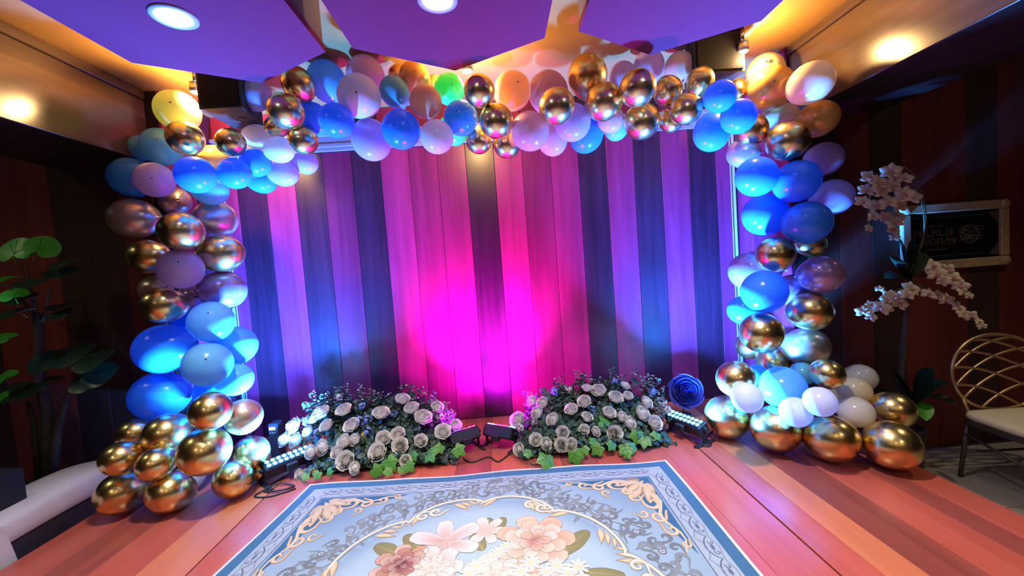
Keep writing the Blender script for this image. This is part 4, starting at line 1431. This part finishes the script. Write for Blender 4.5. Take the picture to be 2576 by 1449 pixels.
def orchid_mesh():
    mb = MB()
    for k, (a, ln, wd) in enumerate(((90, 1.0, .55), (210, .95, .5), (330, .95, .5), (20, 1.05, .72), (160, 1.05, .72))):
        ca, sa = math.cos(math.radians(a)), math.sin(math.radians(a))
        vs, fs = [], []
        n = 6
        for i in range(n + 1):
            t = i / n
            w = wd * math.sin(math.pi * min(1, .08 + t * .92)) ** .7
            z = 0.25 * math.sin(t * 2.2) - 0.12 * t * t + (0.05 if k > 2 else 0)
            for s in (-1, -.5, 0, .5, 1):
                x, y = ln * t, w * s * .62
                vs.append((x * ca - y * sa, x * sa + y * ca, z - .12 * s * s))
        for i in range(n):
            for j in range(4):
                b = i * 5 + j
                fs.append((b, b + 1, b + 6, b + 5))
        mb.add(vs, fs)
    return mb.mesh('blossom', 'orchid', True)


ORCH = orchid_mesh()
LIP = MB().lathe([(0.0005, 0.05), (0.16, 0.16), (0.22, 0.30), (0.12, 0.42), (0.0005, 0.44)], 8, (0, -0.12, 0), False).mesh('lip', 'orchid_lip', True)


def spray(pxs, flowers, dy, r0=0.045, r1=0.028):
    pts = [Vector(PY(x, y, oy + dy)) - Oo for x, y in pxs]
    pp = []
    for k in range(len(pts) - 1):
        p0, p1, p2, p3 = pts[max(k - 1, 0)], pts[k], pts[k + 1], pts[min(k + 2, len(pts) - 1)]
        for t in (0, .25, .5, .75):
            pp.append(0.5 * ((2 * p1) + (p2 - p0) * t + (2 * p0 - 5 * p1 + 4 * p2 - p3) * t * t + (3 * p1 - p0 - 3 * p2 + p3) * t ** 3))
    pp.append(pts[-1])
    MB().tube(pp, 0.004, 6).build('flower_stem', 'stem', orc, True)
    for (fx, fy, s) in flowers:
        p = Vector(PY(fx, fy, oy + dy - 0.03 - random.uniform(0, .04))) - Oo
        b = obj('blossom', ORCH, orc, p)
        b.rotation_mode = 'QUATERNION'
        b.rotation_quaternion = frame_quat((random.uniform(-.6, .2), -1, random.uniform(-.1, .5)), random.uniform(-.5, .5))
        b.scale = (s,) * 3
        obj('lip', LIP, b)


A = 0.052
spray([(2288, 690), (2330, 560), (2300, 440), (2240, 420), (2195, 470), (2185, 560), (2200, 585)],
      [(2240, 432, A), (2250, 445, A), (2185, 450, A), (2210, 462, A), (2275, 450, A * .8), (2180, 480, A * .9), (2215, 485, A), (2245, 470, A), (2275, 490, A), (2170, 510, A * .85), (2205, 520, A * .9), (2235, 510, A * .9),
       (2290, 498, A), (2195, 545, A * .75), (2185, 575, A * .55)], -0.05)
spray([(2288, 690), (2325, 590), (2310, 480), (2270, 490), (2250, 560), (2250, 600)],
      [(2262, 520, A), (2255, 545, A * .9), (2250, 560, A), (2245, 580, A * .85), (2250, 598, A * .6), (2225, 545, A * .7)], 0.0)
spray([(2290, 720), (2270, 725), (2220, 745), (2175, 790)],
      [(2290, 728, A), (2280, 742, A * .85), (2250, 750, A), (2262, 765, A * .85), (2230, 748, A * .9), (2215, 775, A), (2232, 778, A * .9), (2188, 768, A * .6), (2172, 785, A * .8), (2190, 798, A * .7), (2212, 727, A * .45)], -0.06)
spray([(2295, 700), (2330, 680), (2380, 680), (2430, 720), (2450, 750)],
      [(2345, 670, A), (2355, 690, A), (2380, 680, A * .8), (2395, 700, A * .85), (2370, 710, A * .6), (2415, 720, A * .85), (2420, 735, A * .7), (2437, 745, A * .5)], -0.04)
spray([(2295, 710), (2340, 735), (2400, 760), (2450, 800), (2478, 835)],
      [(2335, 740, A * .8), (2360, 745, A * .8), (2380, 755, A * .8), (2410, 775, A * .85), (2420, 790, A * .7), (2440, 795, A * .7), (2462, 810, A * .6), (2470, 822, A * .5)], 0.0)

# ------------------------------------------------------------------ framed picture
yw = YR - 0.008
pc = [PY(x, y, yw - 0.01) for x, y in ((2262, 517), (2530, 503), (2536, 666), (2268, 684))]
fx0, fx1 = (pc[0][0] + pc[3][0]) / 2, (pc[1][0] + pc[2][0]) / 2
fz1, fz0 = (pc[0][2] + pc[1][2]) / 2, (pc[2][2] + pc[3][2]) / 2
cxp, czp = (fx0 + fx1) / 2, (fz0 + fz1) / 2
fw, fh = fx1 - fx0, fz1 - fz0
pic = thing('framed_picture', 'black calligraphy panel in a beige wooden frame on the right wall', 'picture', (cxp, yw, czp))
b_ = 0.058
for (x0, x1, z0, z1) in ((-fw / 2, fw / 2, fh / 2 - b_, fh / 2), (-fw / 2, fw / 2, -fh / 2, -fh / 2 + b_), (-fw / 2, -fw / 2 + b_, -fh / 2 + b_ + .0005, fh / 2 - b_ - .0005), (fw / 2 - b_, fw / 2, -fh / 2 + b_ + .0005, fh / 2 - b_ - .0005)):
    MB().box((x0, -0.028, z0), (x1, -0.0005, z1), 0.006).build('frame_rail', 'frame_wood', pic)
for sx in (-1, 1):
    for sz in (-1, 1):
        MB().lathe([(0.03, -0.028), (0.026, -0.034), (0.012, -0.038), (0.0005, -0.039)], 16, closed_ends=False).xform(Matrix.Translation((sx * (fw / 2 - b_ / 2), 0, sz * (fh / 2 - b_ / 2))) @ Matrix.Rotation(-math.pi / 2, 4, 'X') @ Matrix.Scale(-1, 4, (0, 0, 1)) @ Matrix.Rotation(math.pi, 4, 'X')).build('corner_boss', 'frame_wood', pic, True)
MB().box((-fw / 2 + b_, -0.012, -fh / 2 + b_), (fw / 2 - b_, -0.0008, fh / 2 - b_), 0.001).build('panel', 'picture_black', pic)
q = random.Random(9)
lw, lh = fw - 2 * b_, fh - 2 * b_
ink = MB()
line = MB()
def pbox(mb, x0, x1, z0, z1, d):
    mb.box((x0, -0.0123 - d, z0), (x1, -0.0122, z1), 0.0)
# inscription: a small heading, two rows of heavy letters, a line below
def glyph_row(mb, x0, x1, z, h):
    x = x0
    while x < x1:
        w = h * q.uniform(.45, .9)
        k = q.randrange(4)
        st = h * .22
        pbox(mb, x, x + st, z, z + h, .0006)
        if k in (0, 2): pbox(mb, x + st, min(x + w, x1), z + h - st, z + h, .0006)
        if k in (0, 1, 3): pbox(mb, x + st, min(x + w, x1), z, z + st, .0006)
        if k in (1, 2): pbox(mb, x + st, min(x + w, x1), z + h * .4, z + h * .6, .0006)
        if k != 3: pbox(mb, min(x + w, x1) - st, min(x + w, x1), z, z + h, .0006)
        x += w + h * .14
def letter_row(x0, x1, z, h):
    mb = MB()
    glyph_row(mb, x0, x1, z, h)
    mb.build('letter_row', 'picture_ink', pic)['kind'] = 'stuff'
letter_row(-lw * .38, -lw * .12, lh * .20, lh * .05)
letter_row(-lw * .46, lw * .02, lh * .01, lh * .145)
letter_row(-lw * .45, lw * .03, -lh * .17, lh * .145)
letter_row(-lw * .33, -lw * .08, -lh * .28, lh * .04)
for z in (lh * .40, -lh * .40):
    line = MB()
    pbox(line, -lw * .47, lw * .34, z - .001, z + .001, .0005)
    line.build('border_line', 'picture_line', pic)
for (x, z, s) in ((lw * .44, lh * .38, 1), (lw * .44, -lh * .38, 1)):
    sz_ = -1 if z > 0 else 1
    MB().add([(x + .035, -0.0128, z - sz_ * .02), (x + .035, -0.0128, z + sz_ * .055), (x - .045, -0.0128, z - sz_ * .02)], [(0, 1, 2)]).build('corner_motif', 'picture_ink', pic)
ex, ez, er = lw * .17, lh * .01, lh * .19
em = MB()
ring = [(ex + er * math.cos(a), -0.0135, ez + er * math.sin(a)) for a in [i * math.pi / 18 for i in range(37)]]
em.tube(ring, 0.0022, 6)
for k in range(5):
    zz = ez + er * (.7 - .3 * k)
    hw = math.sqrt(max(0.01, er * er - (zz - ez) ** 2))
    em.tube([(ex - hw * q.uniform(.5, .95) + hw * 1.6 * t, -0.0135, zz + .006 * math.sin(9 * t + k)) for t in [i / 8 for i in range(9)]], 0.002, 5)
for k in range(7):
    a = math.pi * (1.1 + .8 * k / 6)
    em.tube([(ex, -0.0135, ez - er * .1), (ex + er * .9 * math.cos(a), -0.0135, ez + er * .9 * math.sin(a))], 0.0022, 5)
em.tube([(ex - er * .45 + er * .32 * math.cos(a), -0.0138, ez + er * .25 + er * .32 * math.sin(a)) for a in [i * math.pi / 8 for i in range(14)]], 0.0024, 5)
em.build('round_emblem', 'picture_line', pic)

# ------------------------------------------------------------------ gold wire chair
ch = thing('gold_wire_chair', 'gold wire-back chair with a cream seat at the right edge', 'chair', (2.80, 1.95, GZ + 0.013), math.radians(-4))
SW, SD, SH = 0.26, 0.17, 0.325
seat_prof = []
def rounded(w, d, r, n=6):
    out = []
    for (sx, sy, a0) in ((1, 1, 0), (-1, 1, 90), (-1, -1, 180), (1, -1, 270)):
        for k in range(n + 1):
            a = math.radians(a0 + 90 * k / n)
            out.append((sx * (w - r) + r * math.cos(a), sy * (d - r) + r * math.sin(a)))
    return out
MB().prism(rounded(SW, SD, .07), SH, SH + 0.028).build('seat_pan', 'chair_dark', ch)
sc = MB()
base = rounded(SW - .004, SD - .004, .07)
vs, fs, n = [], [], len(base)
for (s, z) in ((.97, .0282), (1.0, .036), (1.0, .050), (.96, .062), (.80, .068), (.4, .071)):
    vs += [(x * s, y * s, SH + z) for x, y in base]
for j in range(5):
    fs += [(j * n + k, j * n + (k + 1) % n, (j + 1) * n + (k + 1) % n, (j + 1) * n + k) for k in range(n)]
fs.append(tuple(5 * n + k for k in range(n)))
sc.add(vs, fs).build('seat_cushion', 'cushion', ch, True)
for sx in (-1, 1):
    for sy in (-1, 1):
        MB().tube([(sx * (SW - .03), sy * (SD - .03), SH - .0005), (sx * (SW - .01), sy * (SD - .005), 0.0)], 0.011, 10).build('leg', 'chair_dark', ch, True)
    MB().tube([(sx * (SW - .02), -(SD - .02), .20), (sx * (SW - .02), SD - .02, .26)], .008, 8).build('stretcher', 'chair_dark', ch, True)
MB().tube([(-(SW - .02), SD - .02, .15), (SW - .02, SD - .02, .15)], .007, 8).build('stretcher', 'chair_dark', ch, True)
MB().tube([(-(SW - .02), -SD + .02, .15), (SW - .02, -SD + .02, .15)], .007, 8).build('stretcher', 'chair_dark', ch, True)
bz, rx, rz = 0.585, 0.275, 0.212
def on_back(x, z):
    return (x, SD - 0.02 + 0.10 * (z - SH) + 0.05 * (1 - (x / rx) ** 2) * 0.6, z)
MB().tube([on_back(rx * math.cos(a), bz + rz * math.sin(a)) for a in [i * math.pi / 24 for i in range(49)]], 0.0095, 10).build('back_hoop', 'chair_gold', ch, True)
for s in (-1, 1):
    MB().tube([on_back(s * rx * .80, SH + .13), on_back(s * rx * .73, SH + .06), on_back(s * rx * .73, SH - .02)], .010, 8).build('back_upright', 'chair_gold', ch, True)
    for k, (zs, ze) in enumerate(((0.62, -0.28), (0.22, -0.62), (-0.25, -0.92), (0.9, 0.15))):
        pts = []
        xs_ = -rx * math.sqrt(max(0, 1 - zs * zs)) * s
        xe_ = rx * math.sqrt(max(0, 1 - ze * ze)) * s
        for i in range(17):
            t = i / 16
            x = xs_ + (xe_ - xs_) * t
            z = bz + rz * (zs + (ze - zs) * t ** 1.9)
            pts.append(on_back(x, z))
        MB().tube(pts, 0.0072, 8).build('back_wire', 'chair_gold', ch, True)

# ------------------------------------------------------------------ left side: bench, plant, stand
bench = thing('white_bench', 'low bench with a white padded top beside the left balloons', 'bench', (-2.47, 2.05, GZ + 0.013))
Ob = Vector((-2.72, 2.18, GZ + 0.013))
outline = [(-0.14, -0.60), (0.12, -0.60), (0.165, -0.45), (0.17, 0.0), (0.165, 0.22), (0.10, 0.37), (-0.04, 0.40), (-0.15, 0.30), (-0.17, 0.0)]
def inset(o, k):
    cx = sum(p[0] for p in o) / len(o); cy = sum(p[1] for p in o) / len(o)
    return [(cx + (x - cx) * k, cy + (y - cy) * k) for x, y in o]
MB().prism(inset(outline, .93), 0.0, 0.30).build('base', 'bench_dark', bench)
ring0 = []
m_ = len(outline)
for k in range(m_):
    for t in (0, .25, .5, .75):
        p0, p1, p2, p3 = (Vector(outline[(k - 1) % m_]), Vector(outline[k]), Vector(outline[(k + 1) % m_]), Vector(outline[(k + 2) % m_]))
        ring0.append(tuple(0.5 * ((2 * p1) + (p2 - p0) * t + (2 * p0 - 5 * p1 + 4 * p2 - p3) * t * t + (3 * p1 - p0 - 3 * p2 + p3) * t ** 3)))
vs, fs, n = [], [], len(ring0)
lv = ((.95, .3005), (1.0, .315), (1.015, .345), (1.0, .38), (.96, .402), (.85, .415), (.5, .43), (.2, .435))
for (s, z) in lv:
    vs += [(x, y, z + 0.006 * math.sin(9 * x + 5 * y)) for x, y in inset(ring0, s)]
for j in range(len(lv) - 1):
    fs += [(j * n + k, j * n + (k + 1) % n, (j + 1) * n + (k + 1) % n, (j + 1) * n + k) for k in range(n)]
fs.append(tuple((len(lv) - 1) * n + k for k in range(n)))
MB().add(vs, fs).build('padded_top', 'white_cloth', bench, True)
# cloth hanging over the front end
vs, fs = [], []
for i in range(13):
    for j in range(9):
        t = j / 8
        yy = -0.58 + 0.34 * i / 12
        vs.append((0.176 + 0.010 * math.sin(i * 1.3) * t, yy + .05 * t, 0.40 - (0.30 + .03 * math.sin(i)) * t))
for i in range(12):
    for j in range(8):
        a = i * 9 + j
        fs.append((a, a + 1, a + 10, a + 9))
MB().add(vs, fs).build('hanging_cloth', 'white_cloth', bench, True)

mon = thing('floor_monitor', 'small black monitor speaker with hanging cables at the left edge', 'loudspeaker', (-2.48, 1.86, 0.17))
mon.location.z = GZ + 0.013 + 0.437
MB().add([(-.16, -.12, 0), (.10, -.12, 0), (.10, .12, 0), (-.16, .12, 0), (-.16, -.05, .17), (.10, -.05, .15), (.10, .12, .15), (-.16, .12, .17)],
         [(3, 2, 1, 0), (4, 5, 6, 7), (0, 1, 5, 4), (1, 2, 6, 5), (2, 3, 7, 6), (3, 0, 4, 7)]).build('cabinet', 'black_plastic', mon)
MB().box((-.14, -.1, .002), (.08, -.095, .1)).xform(Matrix.Translation((0, 0.0, 0.0)) @ Matrix.Rotation(-0.42, 4, 'X') @ Matrix.Translation((0, -.012, -.04))).build('grille', 'grille', mon)
for k, xx in enumerate((-0.05, 0.06)):
    MB().tube(bez((xx, -.10, .05), (xx + .02, -.34, .10), (xx - .03, -.42, -.05), (xx + .02 * k, -.40, -.40), 14), .005, 6).build('cable', 'cable', mon, True)

pl = thing('potted_tree_plant', 'leafy artificial tree with round leaves against the left wall', 'plant', (-2.84, 2.40, GZ + 0.013))
Op = Vector(pl.location)
MB().lathe([(0.10, 0.0), (0.13, 0.02), (0.15, 0.26), (0.16, 0.28), (0.15, 0.30), (0.14, 0.28), (0.13, 0.25), (0.0005, 0.245)], 26, closed_ends=False).build('pot', 'pot_dark', pl, True)
for pts, rs in (([(140, 1140), (120, 1040), (100, 960), (98, 850), (95, 790)], (.030, .028, .024, .022, .018)),
                ([(150, 1150), (145, 1080), (165, 1010), (175, 980)], (.024, .022, .016, .010)),
                ([(105, 1130), (85, 1060), (70, 1010)], (.016, .013, .009)),
                ([(98, 850), (115, 780), (130, 720)], (.010, .007, .005)),
                ([(95, 800), (75, 720), (62, 660)], (.010, .007, .004)),
                ([(95, 800), (40, 740), (10, 715)], (.010, .007, .004))):
    P3 = [Vector(PY(x, y, 2.40)) - Op for x, y in pts]
    if pts[0][1] > 1100:
        P3[0] = Vector((P3[1].x * .5, 0, 0.24))
    MB().tube(P3, list(rs), 10).build('branch', 'bark', pl, True)


def round_leaf(material):
    mb = MB()
    n = 22
    vs = [(0, 0.02, 0.0)]
    for k in range(n):
        a = 2 * math.pi * k / n
        r = 1.0 - 0.55 * math.exp(-((a - math.pi) / 0.30) ** 2) if True else 1
        x, y = r * math.sin(a), r * math.cos(a) * .92
        vs.append((x, y + .35, 0.10 * math.sin(3 * a) * .5 - .18 * abs(x) ** 2))
    fs = [(0, 1 + (k + 1) % n, 1 + k) for k in range(n)]
    mb.add(vs, fs)
    for a in (-1.0, -.5, 0, .5, 1.0):
        mb.tube([(0, 0.02, 0.006), (.85 * math.sin(a), .85 * math.cos(a) * .92 + .3, 0.006 - .16 * math.sin(a) ** 2)], .012, 4)
    mb.tube([(0, 0.02, 0), (0, -.3, -.05), (0.02, -.75, -.35)], .018, 5)
    return mb.mesh('leaf', material, True)


LFD, LFB = round_leaf('leaf_dark'), round_leaf('leaf_bright')
for (px, py, s, mm, nrm, roll) in (
        (35, 640, .085, LFB, (0.2, -.9, .5), 0.1), (95, 630, .075, LFB, (.5, -.8, .4), -.5), (130, 680, .085, LFD, (.2, -.35, 1), -1.5), (70, 705, .10, LFD, (.0, -.3, 1), -1.2),
        (20, 700, .06, LFB, (0, -.3, 1), 1.2), (150, 660, .06, LFD, (0, -.5, 1), -1.6), (60, 750, .075, LFD, (.1, -.5, .9), 1.0), (35, 745, .06, LFB, (.3, -.6, .8), .4), (150, 765, .08, LFD, (0, -.25, 1), -1.5),
        (40, 785, .09, LFD, (0, -.3, 1), 1.3), (130, 790, .07, LFD, (0, -.4, 1), -.8), (20, 850, .05, LFB, (.2, -.5, .9), 1.0), (150, 890, .12, LFD, (.1, -.45, 1), -1.4), (120, 905, .08, LFD, (0, -.8, .7), 1.7),
        (215, 905, .10, LFD, (0, -.5, .9), -1.4), (230, 940, .09, LFD, (.2, -.6, .8), -1.6), (105, 970, .11, LFD, (-.1, -.4, 1), 1.4), (40, 985, .10, LFD, (0, -.5, 1), 1.3), (15, 950, .05, LFB, (0, -.6, .8), .8),
        (190, 965, .08, LFD, (0, -.6, .8), -1.0), (10, 1000, .05, LFB, (0, -.5, .9), 1.0)):
    o = obj('leaf', mm, pl, Vector(PY(px, py, 2.36 - random.uniform(0, .12))) - Op)
    o.rotation_mode = 'QUATERNION'
    o.rotation_quaternion = frame_quat(nrm, roll)
    o.scale = (s,) * 3

# small controller standing behind the foot of the left column
dv = PY(685, 1078, 2.62)
dev = thing('light_controller', 'small black light controller with an amber display behind the left gold balloons', 'controller', (dv[0], 2.62, 0.0))
MB().box((-0.032, 0.0, 0.0008), (0.032, 0.08, dv[2] + 0.03), 0.008).build('body', 'black_plastic', dev)
MB().box((-0.02, -0.003, dv[2] - 0.009), (0.02, -0.0003, dv[2] + 0.009), 0.001).build('display', 'led_amber', dev)
for k in range(3):
    MB().lathe([(0.006, 0.0), (0.006, 0.005), (0.004, 0.006)], 10).xform(Matrix.Translation((-0.016 + 0.016 * k, -0.0003, dv[2] - 0.03)) @ Matrix.Rotation(math.pi / 2, 4, 'X')).build('button', 'steel', dev, True)
